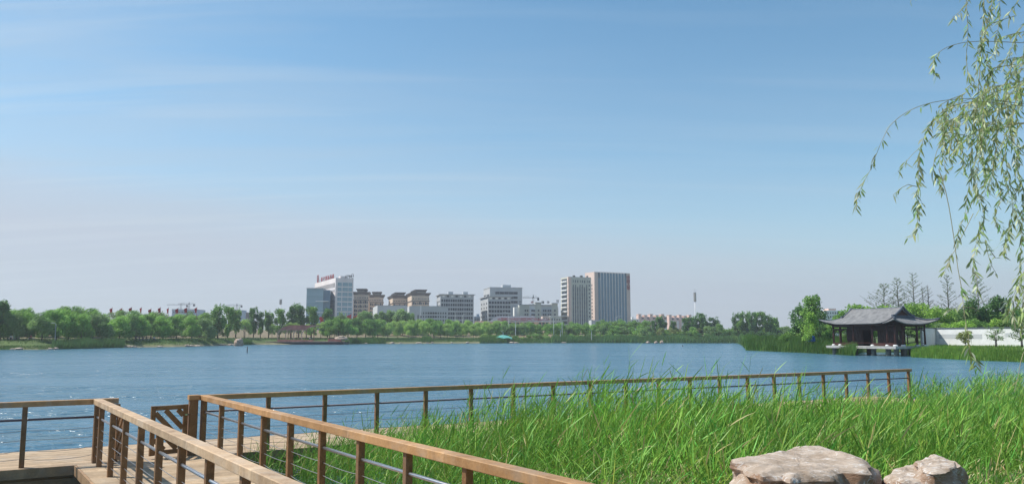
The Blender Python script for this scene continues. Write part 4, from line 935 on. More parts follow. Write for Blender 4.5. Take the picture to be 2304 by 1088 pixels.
def tree(name,label,cat,kind,pal,px,Y,ytop,group=None,wid=1.,variants=3,z=None):
    v=random.randrange(variants); key=(kind,pal,v)
    if key not in CR: sd=hash_(key); CR[key]=(crown(kind,sd,cols=PAL[pal]),trunkmesh(kind,sd))
    x=xat(px,Y); zb=tz(x,Y) if z is None else z; H=at(px,ytop,Y).z-zb; s=H/9.6
    r=empty(name,(x,Y,zb-.05),0,where(label,px) if group else label,cat,group)
    rot=(random.choice((0,math.pi))+random.uniform(-.6,.6)) if kind!='windy' else random.uniform(-.35,.35)
    r.scale=(s*wid,s*wid,s); r.rotation_euler.z=rot
    link('trunk',CR[key][1],r); link('crown',CR[key][0],r); return r
def hash_(k): return sum(ord(c)*(i+1) for i,c in enumerate(str(k)))
def interp(tab,x): return float(np.interp(x,[t[0] for t in tab],[t[1] for t in tab]))
# left willows, blown by the wind
TOP=[(-60,690),(0,676),(14,690),(60,689),(100,694),(140,682),(180,685),(230,697),(300,697),(360,696),(420,697),(470,703)]
G='wind blown willows along the left shore'
x=-50
while x<475:
    d=shore(x); tree('willow_tree','bushy wind blown willow','tree','windy',random.choice(('w_mid','w_mid','muted')),x+random.uniform(-5,5),d+random.uniform(12,18),interp(TOP,x)+random.uniform(3,10),G,random.uniform(.95,1.25)); x+=random.uniform(24,34)
G='willows in the second row on the left shore'
x=-60
while x<470:
    d=shore(x); tree('willow_tree','willow in the back row','tree','windy',random.choice(('w_mid','muted','mid')),x,d+random.uniform(30,42),interp(TOP,x)+random.uniform(-2,6),G,random.uniform(1,1.3)); x+=random.uniform(28,38)
tree('pine_tree','dark tree at the very left edge, taller than the willows','tree','poplar','dark',0,shore(0)+14,678,None,1.3)
G='undergrowth beneath the left willows'
x=-50
while x<480:
    tree('bush','low green bush under the willows','bush','shrub',random.choice(('w_mid','mid','muted')),x,shore(x)+random.uniform(26,34),742+random.uniform(-5,4),G,random.uniform(1.3,1.9)); x+=random.uniform(24,36)
# poplars
G='dark upright poplars left of the hotel'
for px,yt,w_ in ((490,686,1.15),(512,690,1.1),(530,689,1.1),(570,692,.9),(586,700,.7),(604,696,1.),(628,695,1.1),(655,688,.9),(672,684,1.1),(700,690,1.2),(737,693,1.),(752,712,.8)):
    tree('poplar_tree','dark upright poplar with ragged top','tree','poplar',random.choice(('dark','dark','mid')),px,shore(px)+random.uniform(18,30),yt+1,G,w_)
G='young pale green trees among the poplars'
for px,yt,w_ in ((549,716,.9),(508,735,.8),(612,726,.7),(648,724,1),(668,724,.9),(690,726,1),(722,722,1.1),(560,728,.6),(585,735,.6),(706,735,.8),(745,738,.8)):
    tree('young_tree','small pale green tree among poplars','tree','round','w_light' if px!=508 else 'mid',px,shore(px)+random.uniform(12,26),yt,G,w_)
G='full round willows right of the pergola'
for px,yt in ((742,716),(762,714),(783,713),(803,713),(822,716),(838,718)):
    tree('willow_tree','full round willow before the hotel','tree','willow',random.choice(('w_mid','mid')),px,shore(px)+random.uniform(10,20),yt,G,1.25)
G='poplars in front of the low office block'
for px,yt in ((770,702),(815,699),(830,700),(862,700),(880,697),(897,694),(911,697),(925,704),(850,705)):
    tree('poplar_tree','grey green poplar before the office','tree','poplar','muted',px,shore(px)+random.uniform(45,62),yt,G,1.3)
# drooping light willows
G='light drooping willows along the middle of the far bank'
x=850
while x<1130:
    dk=any(abs(x-a)<8 for a in (942,972,1024,985,1112,1120)); tree('weeping_willow','slender light green weeping willow','tree','willow','w_mid' if dk else 'w_light',x,shore(x)+random.uniform(12,17),interp([(850,717),(900,721),(1000,722),(1130,724)],x)+random.uniform(-2,4),G,random.uniform(.85,1.05)); x+=random.uniform(15,25)
G='second row of light willows on the middle of the far bank'
x=845
while x<1200:
    tree('weeping_willow','light willow in the second row','tree','willow',random.choice(('w_light','w_mid')),x,shore(x)+random.uniform(32,44),interp([(850,716),(960,716),(1020,718),(1200,724)],x)+random.uniform(-3,3),G,random.uniform(1,1.25)); x+=random.uniform(17,25)
G='grey green willows below the twin towers'
x=1130
while x<1440:
    tree('weeping_willow','grey green willow','tree','willow',random.choice(('w_mid','muted','w_mid')),x,shore(x)+random.uniform(18,26),interp([(1130,728),(1240,727),(1440,732)],x)+random.uniform(-3,3),G,random.uniform(1.15,1.4)); x+=random.uniform(14,21)
G='taller trees behind the willows below the twin towers'
x=1140
while x<1470:
    tree('broadleaf_tree','leafy tree behind the willow row','tree','round',random.choice(('mid','w_mid')),x,shore(x)+random.uniform(40,55),interp([(1140,727),(1250,724),(1330,722),(1350,719),(1400,717),(1470,722)],x)+random.uniform(-2,3),G,random.uniform(1.1,1.4)); x+=random.uniform(15,24)
G='low bushes at the water edge below the towers'
x=1090
while x<1460:
    tree('bush','rounded low bush at the water','bush','shrub',random.choice(('mid','w_mid','w_light')),x,shore(x)+random.uniform(6,11),751+random.uniform(-6,4),G,random.uniform(1.,1.5)); x+=random.uniform(11,20)
# right of the towers
G='muted willows and bushes right of the towers'
x=1445
while x<1790:
    tree('broadleaf_tree','muted green bushy tree','tree',random.choice(('willow','shrub')),random.choice(('muted','olive','w_mid','mid')),x,shore(min(x,1650))+random.uniform(14,30),interp([(1445,733),(1500,738),(1560,733),(1620,728),(1680,728),(1790,732)],x)+random.uniform(-3,4),G,random.uniform(1.2,1.6)); x+=random.uniform(10,15)
G='dark low shrubs along the far bank on the right'
x=1470
while x<1800:
    tree('bush','dark spreading shrub','bush','shrub','dark',x,shore(min(x,1650))+random.uniform(8,13),746+random.uniform(-5,4),G,random.uniform(1.2,1.7)); x+=random.uniform(16,24)
G='dark ragged trees right of the towers'
for px,yt,w_ in ((1473,721,1.),(1488,711,1.1),(1545,714,1.1),(1560,712,1.),(1575,705,1.),(1584,709,.9),(1606,713,1.3),(1515,722,1)):
    tree('poplar_tree','dark ragged tree','tree','poplar','dark',px,shore(px)+random.uniform(20,28),yt,G,w_*1.1)
G='dark grove between the mast and the big tree'
for px,yt,w_ in ((1657,704,.9),(1668,703,.9),(1682,702,1.1),(1694,699,1),(1704,701,1),(1716,700,1),(1728,704,1),(1738,709,1.3),(1746,711,1.1)):
    tree('poplar_tree','dark tree in the far grove','tree','poplar',random.choice(('dark','mid')),px,shore(1650)+random.uniform(16,28),yt+random.uniform(-2,4),G,w_*.85)
# trees round the pavilion
tree('large_tree','big dark green tree left of the pavilion','tree','dense','mid',1832,166,663,None,1.15,z=1.7)
tree('large_tree','dark tree leaning against the left of the big tree','tree','dense','dark',1803,170,684,None,1.2,z=1.7)
tree('large_tree','dark round tree between the big tree and the pavilion roof','tree','dense','dark',1849,160,700,None,.9,z=1.7)
tree('young_tree','bright yellow green young tree in front of the big dark tree','tree','dense','bright',1826,150,700,None,.9,z=1.6)
G='green trees behind the pavilion and the white wall'
for px,yt,k,p_,w_ in ((1765,742,'shrub','mid',1),(1780,735,'shrub','mid',1.2),(1878,712,'round','bright',1.2),(1905,693,'round','mid',1.1),(1942,675,'round','bright',1.1),(1925,690,'round','dark',.8),(1968,682,'round','bright',1.1),(1990,684,'round','mid',1.1),(2012,680,'round','bright',1.1),(2035,676,'round','bright',1.1),(2060,676,'round','mid',1.1),(2085,678,'round','bright',1.2),(2108,684,'round','bright',1.2),(2135,688,'round','mid',1.2),(2160,690,'round','muted',1.1),(2185,694,'round','olive',1.1),(2240,698,'round','mid',1.2),(2270,695,'round','bright',1.1),(2300,690,'round','mid',1.2),(2330,690,'round','mid',1.2),(2215,700,'round','mid',1.1)):
    tree('broadleaf_tree','leafy green tree on the skyline','tree',k,p_,px,random.uniform(158,176),yt,G,w_,z=1.8)
G='second row of trees behind the white wall'
for px in range(1880,2380,26):
    tree('broadleaf_tree','low green tree behind the wall','tree','round',random.choice(('mid','bright','muted')),px+random.uniform(-6,6),random.uniform(145,153),interp([(1880,730),(2000,722),(2304,716)],px)+random.uniform(-5,5),G,1.4,z=1.7)
for px,yt,lab in ((2190,669,'dark conical tree right of the long pale willow strand'),(2222,683,'small dark conical tree between two taller dark ones'),(2254,665,'dark round headed tree near the right edge above the wall')):
    tree('dark_tree',lab,'tree','dense','dark',px,156,yt,None,1.1,z=1.8)
# sparse larch-like trees: bare branches with thin foliage
def sparse(px,yt,label,bare=False,dens=1.,wid=.3):
    Y=182.; x=xat(px,Y); H=at(px,yt,Y).z-1.8; r=empty('sparse_tree',(x,Y,1.8),0,label,'tree','tall sparse trees with thin branches'); m=MB(); lv=Leaves()
    m.tube([(0,0,0),(random.uniform(-.15,.15),0,H*.55),(0,0,H)],[.2,.12,.02],6); n=36; rs=random.Random(int(px)); P=[]
    for i in range(n):
        z=H*(.4+.58*i/n); a=i*2.4+rs.random(); l=H*wid*(1.05-.9*(i/n))*rs.uniform(.6,1.1); e=rs.uniform(.35,.7)
        q=[Vector((0,0,z)),Vector((math.cos(a)*l*.5,math.sin(a)*l*.5,z+l*.5*e)),Vector((math.cos(a)*l,math.sin(a)*l,z+l*e*1.05))]; m.tube(q,[.05,.03,.012],4,False)
        for k in range(3):
            f=rs.uniform(.3,.9); b_=Vector((0,0,z)).lerp(q[2],f); a2=a+rs.choice((-1,1))*rs.uniform(.5,1.); t_=b_+Vector((math.cos(a2)*l*.3,math.sin(a2)*l*.3,l*.22)); m.tube([b_,t_],[.03,.012],3,False); P.append((b_+t_)/2)
            for g_ in range(int(3*dens)): P.append(b_.lerp(t_,rs.random()))
        for g_ in range(int(5*dens)): P.append(q[0].lerp(q[2],rs.uniform(.25,1)))
    m.build('trunk',M_greybark,r)
    if not bare:
        P=np.array([tuple(p) for p in P])+rng.normal(0,.08,(len(P),3)); k=len(P)
        lv.add(P,unit(rng.normal(size=(k,3))),rng.uniform(.14,.3,k),rng.uniform(.06,.12,k),.2,jit((.065,.095,.045),k,.2),prof=(.6,1,.3)); link('crown',lv.mesh('crown',M_leaf),r)
for px,yt,lab,br,dn,w_ in ((1994,636,'leftmost tall sparse tree, with spreading lower branches',False,1.5,.42),(2025,623,'sparse slender tree second from the left above the pavilion',False,1.,.27),(2061,612,'tallest sparse tree right above the gable of the pavilion',False,.8,.28),(2081,642,'thin bare tree just right of the tallest sparse tree',True,0,.14),(2094,640,'bare spindly tree right of the thin bare one',True,0,.2),(2139,615,'pale feathery sparse tree left of the long willow strand',False,.8,.24),(2207,618,'sparse tree with long side branches near the right edge',False,1.1,.27)):
    sparse(px,yt,lab,br,dn,w_)
# ------------------------------------------------------------------ far reeds, grass
def far_reeds():
    lv=Leaves()
    def band(x0,x1,n,doff,wd,h0,h1,col,back=0):
        px=rng.uniform(x0,x1,n); d=np.array([shore(p) for p in px])+doff+rng.random(n)*wd
        X=(px-1152)/F*d; z=np.array([tz(a,b) for a,b in zip(X,d)]); z=np.maximum(z,-.1)-.1
        nn=np.array([noise.noise(Vector((a*.12,b*.12,2))) for a,b in zip(X,d)])
        H=(h0+(h1-h0)*rng.random(n))*(1+.55*nn); dd=np.stack([rng.normal(.1,.1,n),rng.normal(0,.1,n),np.ones(n)],1)
        lv.add(np.stack([X,d,z],1),dd,H,rng.uniform(.05,.11,n)*(d/170).clip(.6,2.2),.1,jit(col,n,.16,.06)*(1+.35*nn[:,None]),prof=(1,1,.7,.1),side=unit(np.stack([np.ones(n),rng.normal(0,.5,n),0*px],1)))
    G1=(.085,.16,.035); G2=(.1,.17,.05)
    band(125,285,5200,-1.,5,1.3,2.2,(.08,.15,.05)); band(-40,60,1500,-.5,3,.5,1.,G2); band(60,125,500,0,3,.3,.8,G2); band(285,560,1500,2,9,.3,.8,G2)
    band(548,570,700,0,3,1.2,2.,G1); band(780,870,2600,0,6,1,2.2,G1); band(870,1090,3000,3,8,.5,1.2,G2); band(1080,1140,2200,-.5,7,1.6,2.6,G1); band(950,970,500,2,6,1,2.4,G1); band(1140,1240,1800,-.3,7,.9,1.6,G1)
    band(1240,1460,7500,-1,8,2.0,3.2,(.09,.17,.05)); band(1440,1665,7000,-1,8,1.6,3.2,(.1,.175,.055))
    band(1660,1900,15000,-1.,26,1.3,2.4,(.085,.16,.035)); band(1880,1932,4200,-2,9,1.2,2.,G1); band(2034,2330,9500,-.5,8,.4,1.0,(.14,.24,.04)); band(1990,2330,9000,8,26,.2,.5,(.16,.26,.045)); band(1780,1900,5000,14,24,.4,.8,(.16,.26,.04))
    band(600,1130,5000,8,10,.2,.6,(.09,.15,.04)); band(-60,600,4500,6,12,.2,.6,(.08,.13,.04))
    o=link('shore_reeds',lv.mesh('shore_reeds',M_reed)); tag(o,'green reeds and grasses along the far shore','reeds',kind='stuff')
far_reeds()
# ------------------------------------------------------------------ waterside pavilion
M_dwood=mat('dark_red_wood',(.045,.022,.018),.6,.25,4,bump=.1); M_rwood=mat('red_brown_column_paint',(.085,.03,.024),.5,.2,4)
def tilemat():
    m,t,b=principled('grey_roof_tile',(.2,.2,.21),.75,0,.4); tcn=nd(t,'ShaderNodeTexCoord')
    a=nd(t,'ShaderNodeAttribute',attribute_name='Col'); s=nd(t,'ShaderNodeSeparateColor'); t.links.new(a.outputs['Color'],s.inputs[0])
    k=nd(t,'ShaderNodeMath',operation='MULTIPLY'); k.inputs[1].default_value=20*6.283/.24; t.links.new(s.outputs[0],k.inputs[0]); sn=nd(t,'ShaderNodeMath',operation='SINE'); t.links.new(k.outputs[0],sn.inputs[0])
    nz=nd(t,'ShaderNodeTexNoise'); nz.inputs['Scale'].default_value=1.3; nz.inputs['Detail'].default_value=8; t.links.new(tcn.outputs['Object'],nz.inputs['Vector'])
    r=nd(t,'ShaderNodeValToRGB'); r.color_ramp.elements[0].position=.3; r.color_ramp.elements[0].color=(.17,.17,.175,1); r.color_ramp.elements[1].position=.72; r.color_ramp.elements[1].color=(.3,.3,.3,1)
    t.links.new(nz.outputs[0],r.inputs[0]); t.links.new(r.outputs[0],b.inputs['Base Color'])
    bp=nd(t,'ShaderNodeBump'); bp.inputs['Distance'].default_value=.06; bp.inputs['Strength'].default_value=.8; t.links.new(sn.outputs[0],bp.inputs['Height']); t.links.new(bp.outputs[0],b.inputs['Normal']); return m
M_tile=tilemat(); M_ridge=mat('ridge_tile',(.085,.1,.13),.6,.2,3)
M_stone=mat('shaded_stone',(.16,.16,.145),.9,.3,3,bump=.3)  # pillar stone darkened in colour for the shade under the platform
def pavilion():
    PZ=1.47; n0=at(2015,777.2,122.7); e1=(at(1877,775,135.)-n0); e1.z=0; LY=13.1; e1.normalize(); rz=math.atan2(-e1.x,e1.y); WX=5.9
    r=empty('pavilion',(n0.x,n0.y,PZ),rz,'dark wooden waterside pavilion with a curved grey tiled hip and gable roof','pavilion')
    by=[0,1.53,4.53,8.58,11.58,13.1]; bx=[0,1.53,4.37,5.9]
    cols=[(0,y) for y in by]+[(WX,y) for y in by]+[(x,0) for x in bx[1:3]]+[(x,LY) for x in bx[1:3]]
    cm=MB().tube([(0,0,.2),(0,0,3.35)],[.15,.135],12).mesh('column',M_rwood,True); dm=MB().tube([(0,0,0),(0,0,.06),(0,0,.2),(0,0,.26)],[.27,.36,.33,.22],14).mesh('column_base',M_white,True)
    for (x,y) in cols:
        c=link('column',cm,r,(x,y,0)); link('column_base',dm,c)
    pl=MB(); pl.box(-.85,WX+.7,-.85,LY+.9,-.36,0); pl.build('platform',M_conc,r); MB().box(-.9,WX+.75,-.9,LY+.95,-.14,-.06).build('platform_lip',M_conc,r)
    sm=MB().tube([(0,0,-3.),(0,0,-.6),(0,0,-.36)],[.38,.38,.5],12).mesh('support_pillar',M_stone,True)
    for y in by: link('support_pillar',sm,r,(.1,y,0)); link('support_pillar',sm,r,(3,y,0))
    link('support_pillar',sm,r,(1.5,-.3,0))
    # beams and brackets
    bm=MB()
    for x in (0,WX): bm.beam((x,-.2,3.2),(x,LY+.2,3.2),.16,.34); bm.beam((x,0,2.72),(x,LY,2.72),.07,.14)
    for y in (0,LY): bm.beam((-.2,y,3.2),(WX+.2,y,3.2),.16,.34); bm.beam((0,y,2.72),(WX,y,2.72),.07,.14)
    bm.build('lintel_beam',M_dwood,r)
    bk=MB()
    def arch(p,q):
        d=(q-p); l=d.length; d.normalize()
        for s0 in (0,1):
            o_=p if not s0 else q; dd=d if not s0 else -d; pts=[o_+dd*(.1+.0)+Vector((0,0,2.3)),o_+dd*.3+Vector((0,0,2.52)),o_+dd*.75+Vector((0,0,2.63))]
            for a,b in zip(pts[:-1],pts[1:]): bk.beam(a,b,.06,.16)
    for x in (0,WX):
        for a,b in zip(by[:-1],by[1:]): arch(Vector((x,a,0)),Vector((x,b,0)))
    for y in (0,LY):
        for a,b in zip(bx[:-1],bx[1:]): arch(Vector((a,y,0)),Vector((b,y,0)))
    bk.build('hanging_fretwork',M_dwood,r)
    se=MB()
    for a,b in ((0,1),(1,2),(3,4),(4,5)): se.beam((0,by[a]+.15,.5),(0,by[b]-.15,.5),.4,.07); se.beam((-.1,by[a]+.15,.28),(-.1,by[b]-.15,.28),.05,.28)
    se.beam((0,4.7,.5),(0,8.4,.5),.4,.07)
    for a,b in ((1,2),(2,3)): se.beam((bx[a]+.15,0,.5),(bx[b]-.15,0,.5),.4,.06)
    se.build('bench_rail',M_rwood,r)
    # inner hall
    hx0,hx1,hy0,hy1=1.53,3.55,1.53,11.58; hw=MB()
    def wall_with_holes(a,b,holes,horiz):
        xs=sorted({a,b,*[h[0] for h in holes],*[h[1] for h in holes]})
        for p,q in zip(xs[:-1],xs[1:]):
            hs=[h for h in holes if h[0]<=p and h[1]>=q]
            if hs: z=[(0,hs[0][2]),(hs[0][3],3.1)]
            else: z=[(0,3.1)]
            for z0,z1 in z:
                if horiz is not None and horiz[0]=='x': hw.box(horiz[1]-.05,horiz[1]+.05,p,q,z0,z1)
                else: hw.box(p,q,horiz[1]-.05,horiz[1]+.05,z0,z1)
    hw_holes=[(2.1,2.45,1.0,2.3),(2.62,2.78,1.0,2.3),(2.82,2.98,1.0,2.3),(3.15,3.35,1.0,2.3)]
    wall_with_holes(hx0,hx1,hw_holes,('y',hy0)); wall_with_holes(hx0,hx1,[],('y',hy1))
    wall_with_holes(hy0,hy1,[(5.0,8.2,0.05,2.5)],('x',hx0)); wall_with_holes(hy0,hy1,[(2.2,2.9,1.,2.3),(5.,8.2,.05,2.4)],('x',hx1))
    hw.box(hx0,hx1,hy0,hy1,3.1,3.2); hw.build('hall_wall',M_dwood,r)
    dp=MB()
    for i in range(24):
        y=1.7+i*.42
        if y<11.4 and not 4.9<y<8.3: MB().box(hx0-.09,hx0-.05,y,y+.34,.9,2.6).box(hx0-.1,hx0-.05,y-.03,y,.0,3.).build('door_panel',M_dwood,r)
    
    for x in (2.15,2.25,2.35): dp.box(x-.01,x+.01,hy0-.02,hy0+.02,1.,2.3)
    for z in (1.2,1.4,1.6,1.8,2.,2.2): dp.box(2.1,3.35,hy0-.02,hy0+.02,z-.012,z+.012)
    dp.build('lattice_panel',M_dwood,r)
    # roof
    OV=1.25; cx,cy=WX/2,LY/2; a=LY/2+OV; b=WX/2+OV; ug=a-2.35; ZE=3.42; RISE=2.45
    def prof(e):  # e distance from eave, 0..b
        t=max(0,min(1,e/b)); return RISE*(.50*t+.50*t*t)**1.0
    def upturn(u,v):
        cu=max(0,(abs(u)-(a-4.2))/4.2); cv=max(0,(abs(v)-(b-3.4))/3.4); return .62*(cu**2.2)*(cv**2.2)+.10*(cu**2)*(cv)+.1*cv**2*cu
    def ext(u,v): k=(max(0,(abs(u)-a*.55)/(a*.45))**2)*(max(0,(abs(v)-b*.4)/(b*.6))**2); return .32*k
    def zf(u,v,part): 
        e=b-abs(v) if part=='long' else a-abs(u)
        return ZE+prof(e)+upturn(u,v)
    V_=[];Q_=[];K_=[]
    def patch(P,nu,nv,colf):
        k=len(V_); 
        for i in range(nu+1):
            for j in range(nv+1):
                u,v,part=P(i/nu,j/nv); x=ext(u,v); V_.append((cx+v+math.copysign(x,v),cy+u+math.copysign(x,u),zf(u,v,part))); K_.append(colf(u,v))
        for i in range(nu):
            for j in range(nv): q=k+i*(nv+1)+j; Q_.append((q,q+1,q+nv+2,q+nv+1))
    for s in (-1,1):
        # long slopes; beyond the gable line they are cut by the hip
        patch(lambda i,j:((2*i-1)*ug,s*b*j,'long'),40,14,lambda u,v:(u/20+.5,0,0))
        for t in (-1,1):
            patch(lambda i,j:(t*(ug+2.35*i),s*((b-2.35)+2.35*i+(b-(b-2.35)-2.35*i)*j),'long'),10,6,lambda u,v:(u/20+.5,0,0))
    for t in (-1,1):
        patch(lambda i,j:(t*(ug-.02+2.37*j),(2*i-1)*((b-2.35)+2.35*j),'end'),24,10,lambda u,v:(v/20+.5,0,0))
    rf=link('roof',nmesh('roof',np.array(V_),np.array(Q_),np.array(K_),M_tile,True),r); so_=rf.modifiers.new('thick','SOLIDIFY'); so_.thickness=.16; so_.offset=-1
    # soffit rafters
    ra=MB()
    for i in range(70):
        u=-a+.1+i*(2*a-.2)/69
        for s in (-1,1): ra.beam((cx+s*(b-1.3),cy+u,ZE+prof(1.3)-.3),(cx+s*(b-.02),cy+u*1.0,zf(u,s*b,'long')-.21),.07,.09)
    for i in range(36):
        v=-b+.1+i*(2*b-.2)/35
        for t in (-1,1): ra.beam((cx+v,cy+t*(a-1.3),ZE+prof(1.3)-.3),(cx+v,cy+t*(a-.02),zf(t*a,v,'end')-.21),.07,.09)
    ra.build('rafter_row',M_dwood,r)
    rd=MB()
    rd.tube([(cx,cy+u,ZE+RISE+.07+.1*(abs(u)/ug)**3) for u in np.linspace(-ug,ug,15)],.13,8)
    for t in (-1,1):
        for s in (-1,1):
            # verge ridge down the gable, then hip ridge to the corner
            pts=[(cx+s*v,cy+t*(ug),ZE+prof(b-v)+.14+(.12 if v<.3 else 0)) for v in np.linspace(0,b-2.2,12)]
            rd.tube(pts,.19,8); 
            pts=[]
            for i in np.linspace(0,1,10):
                u=ug+2.35*i; v=(b-2.35)+2.35*i; x=ext(u,v); pts.append((cx+s*(v+x),cy+t*(u+x),zf(u,v,'long')+.08))
            rd.tube(pts,[.15]*9+[.1],8)
            rd.box(cx+s*(b-2.2)-.18,cx+s*(b-2.2)+.18,cy+t*ug-.18,cy+t*ug+.18,ZE+prof(2.2),ZE+prof(2.2)+.5)
        rd.beam((cx-(b-2.2),cy+t*(ug+.12),ZE+prof(2.35)+.1),(cx+(b-2.2),cy+t*(ug+.12),ZE+prof(2.35)+.1),.2,.28)
    rd.build('roof_ridge',M_ridge,r,smooth=False)
    for t in (-1,1):
        g=MB(); n=14; k=0
        for i in range(n+1):
            v=-(b-2.35)+i*2*(b-2.35)/n; g.v+=[(cx+v,cy+t*(ug-.25),ZE+prof(2.35)-.05),(cx+v,cy+t*(ug-.25),ZE+prof(b-abs(v))-.08)]
        for i in range(n): g.f.append((2*i,2*i+2,2*i+3,2*i+1))
        g.build('gable_panel',M_rwood,r)
pavilion()
# white garden wall
def garden_wall():
    z0,z1=1.15,4.26; A=at(2074,770,127.); B=at(2105,770,134.5); Cc=at(2345,770,117.5); pts=[Vector((p.x,p.y,0)) for p in (A,B,Cc)]
    r=empty('garden_wall',(B.x,B.y,z0),0,'long white garden wall with grey recessed bands and a dark coping behind the pavilion','wall'); o=pts[1]; H=z1-z0
    for p,q in zip(pts[:-1],pts[1:]):
        d=(q-p).normalized(); n=Vector((d.y,-d.x,0)); L_=(q-p).length
        MB().beam(p-o+Vector((0,0,H/2-.3)),q-o+Vector((0,0,H/2-.3)),.3,H+.6).build('wall_panel',M_white,r)
        MB().beam(p-o-d*.15+Vector((0,0,H+.07)),q-o+Vector((0,0,H+.07)),.56,.14,ch=.04).build('coping',M_ridge,r)
    d=(pts[2]-pts[1]).normalized(); n=Vector((d.y,-d.x,0))
    for xa,xb,za,zb in ((2107,2204,3.35-z0,2.62-z0),(2256,2296,3.5-z0,2.95-z0)):
        def onw(px):
            k=(px-1152)/F; p=pts[1]; return (k*p.y-p.x)/(d.x-k*d.y)
        a,b=onw(xa),onw(xb); MB().beam(d*a+n*.156+Vector((0,0,(za+zb)/2)),d*b+n*.156+Vector((0,0,(za+zb)/2)),.02,abs(za-zb)).build('grey_band',M_greyw,r)
garden_wall()
tree('small_tree','small olive round tree in front of the grey band of the white wall','tree','round','olive',2172,121,741,None,1.3,z=1.3)
def bare_shrub(px,Y,yt,yb,label,dens,col,seed):
    x=xat(px,Y); zb=at(px,yb,Y).z; H=at(px,yt,Y).z-zb; r=empty('small_tree',(x,Y,zb),0,label,'tree'); m=MB(); P=[]; rs=random.Random(seed)
    for i in range(3): m.tube([(i*.12-.12,0,-.1),(i*.1-.1,0,H*.4),((i-1)*.3,0,H*.95)],[.05,.04,.01],5)
    for i in range(30):
        z=H*rs.uniform(.3,.95); a=rs.random()*6.28; l=H*rs.uniform(.3,.62); t_=Vector((math.cos(a)*l,math.sin(a)*l,z+l*.4)); m.tube([(0,0,z),t_],[.025,.008],4,False)
        for k in range(dens): P.append(Vector((0,0,z)).lerp(t_,rs.uniform(.3,1)))
    m.build('trunk',M_bark,r); P=np.array([tuple(p) for p in P])+rng.normal(0,.1,(len(P),3)); k=len(P); lv=Leaves()
    lv.add(P,unit(rng.normal(size=(k,3))),rng.uniform(.12,.25,k),rng.uniform(.06,.12,k),.2,jit(col,k,.2),prof=(.6,1,.3)); link('crown',lv.mesh('crown',M_leaf),r)
bare_shrub(2240,118,740,781,'thin young tree with few leaves before the white wall right of the grey band',16,(.07,.12,.04),3)
bare_shrub(2298,112,735,783,'dark young tree at the right edge before the white wall',40,(.05,.09,.03),5)
# blue sheet by the big tree
def blue_sheet():
    a=at(1815,768,150); b=at(1833,768,149); z0=at(1815,767.5,150).z; z1=at(1815,755,150).z; r=MB(); n=36
    for i in range(n+1):
        p=a.lerp(b,i/n); w_=.18*math.sin(i*1.3)+.08*math.sin(i*3.1); r.v+=[(p.x-a.x,p.y-a.y+w_-.3,z0-1.2),(p.x-a.x,p.y-a.y+w_*.6,z1-1.2-.05*math.sin(i*.9))]
    for i in range(n): r.f.append((2*i,2*i+2,2*i+3,2*i+1))
    g=empty('blue_fence',(a.x,a.y,1.2),0,'bright blue corrugated sheet fence beside the big tree left of the pavilion','fence')
    o=r.build('sheet',mat('blue_sheet',(.015,.12,.42),.5,.1,3),g); s=o.modifiers.new('s','SOLIDIFY'); s.thickness=.05
    m=MB()
    for i in (0,12,24,36): p=a.lerp(b,i/n); m.beam((p.x-a.x,p.y-a.y+.25,z0-1.4),(p.x-a.x,p.y-a.y+.25,z1-1.2),.08,.08)
    m.build('fence_post',M_steel,g)
blue_sheet()
# ------------------------------------------------------------------ pergola platform on the far shore
PY=308.; PK=PY/F
def fx(px): return (px-1152)*PK
pf=empty('lakeside_platform',(fx(700),PY,0),0,'red brown timber platform with planter boxes on the far shore','platform'); X0=fx(700)
zt=at(700,767.5,PY).z
def pz(y): return at(700,y,PY).z
m=MB(); m.box(fx(601)-X0,fx(768)-X0,0,14,zt-.25,zt); m.build('deck',mat('red_brown_timber',(.52,.33,.27),.8,.2,.6),pf)
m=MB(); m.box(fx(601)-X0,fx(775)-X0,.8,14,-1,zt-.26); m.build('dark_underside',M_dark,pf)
M_rt=mat('dark_red_timber',(.36,.18,.15),.8,.2,.6)
for xa,xb,ya,yb in ((622,651,766.6,763.3),(651,686,766.4,764.),(686,703,766.8,764.4),(736,768,766.8,761.5)):
    MB().box(fx(xa)-X0+.1,fx(xb)-X0-.1,3.,4.2,zt,pz(yb)).build('planter_box',M_rt,pf)
rl=empty('metal_railing',(fx(700),PY+9,zt),0,'thin dark railing at the back of the lakeside platform','railing'); m=MB()
hh=pz(759.8)-zt
for z in (hh,hh*.15): m.beam((fx(596)-X0,0,z),(fx(766)-X0,0,z),.07,.07)
m.build('rail_bar',M_dark,rl); m=MB()
k=fx(596)
while k<fx(766): m.beam((k-X0,0,0),(k-X0,0,hh),.06,.06); k+=1.15
m.build('railing_posts',M_dark,rl)
pg=empty('pergola',(fx(621),PY+5,zt),0,'curved timber pergola with a slatted red brown roof on the lakeside platform','pergola'); M_rib=mat('pale_timber',(.42,.33,.26),.8,.15,1)
def ribp(i,t):     # t 0..1 along rib; rib i
    bx_=(fx(621+18.2*i)-fx(621)); H=pz(732)-zt
    u=t; x=5.9*max(0,(u-.25)/.75)**1.35; z=H*math.sin(min(1,u*1.02)*math.pi/2)**.9; y=2.4*u*u
    return Vector((bx_+x-.5*math.sin(u*3.1),y,z))
for i in range(4):
    m=MB(); ps=[ribp(i,t) for t in np.linspace(0,1,16)]
    for a,b in zip(ps[:-1],ps[1:]): m.beam(a,b+(b-a)*.05,.28,.34)
    m.build('curved_rib',M_rib,pg)
    MB().beam(ribp(i,.55)+Vector((2.4,3.2,-ribp(i,.55).z)),ribp(i,.55)+Vector((2.4,3.2,.9)),.22,.22).build('back_post',M_rt,pg)
m=MB()
for t in np.linspace(.46,1.,34): m.beam(ribp(0,t)+Vector((-.3,0,.22)),ribp(3,t)+Vector((.5,0,.22)),.17,.12)
m.build('roof_slat',M_rt,pg); m=MB()
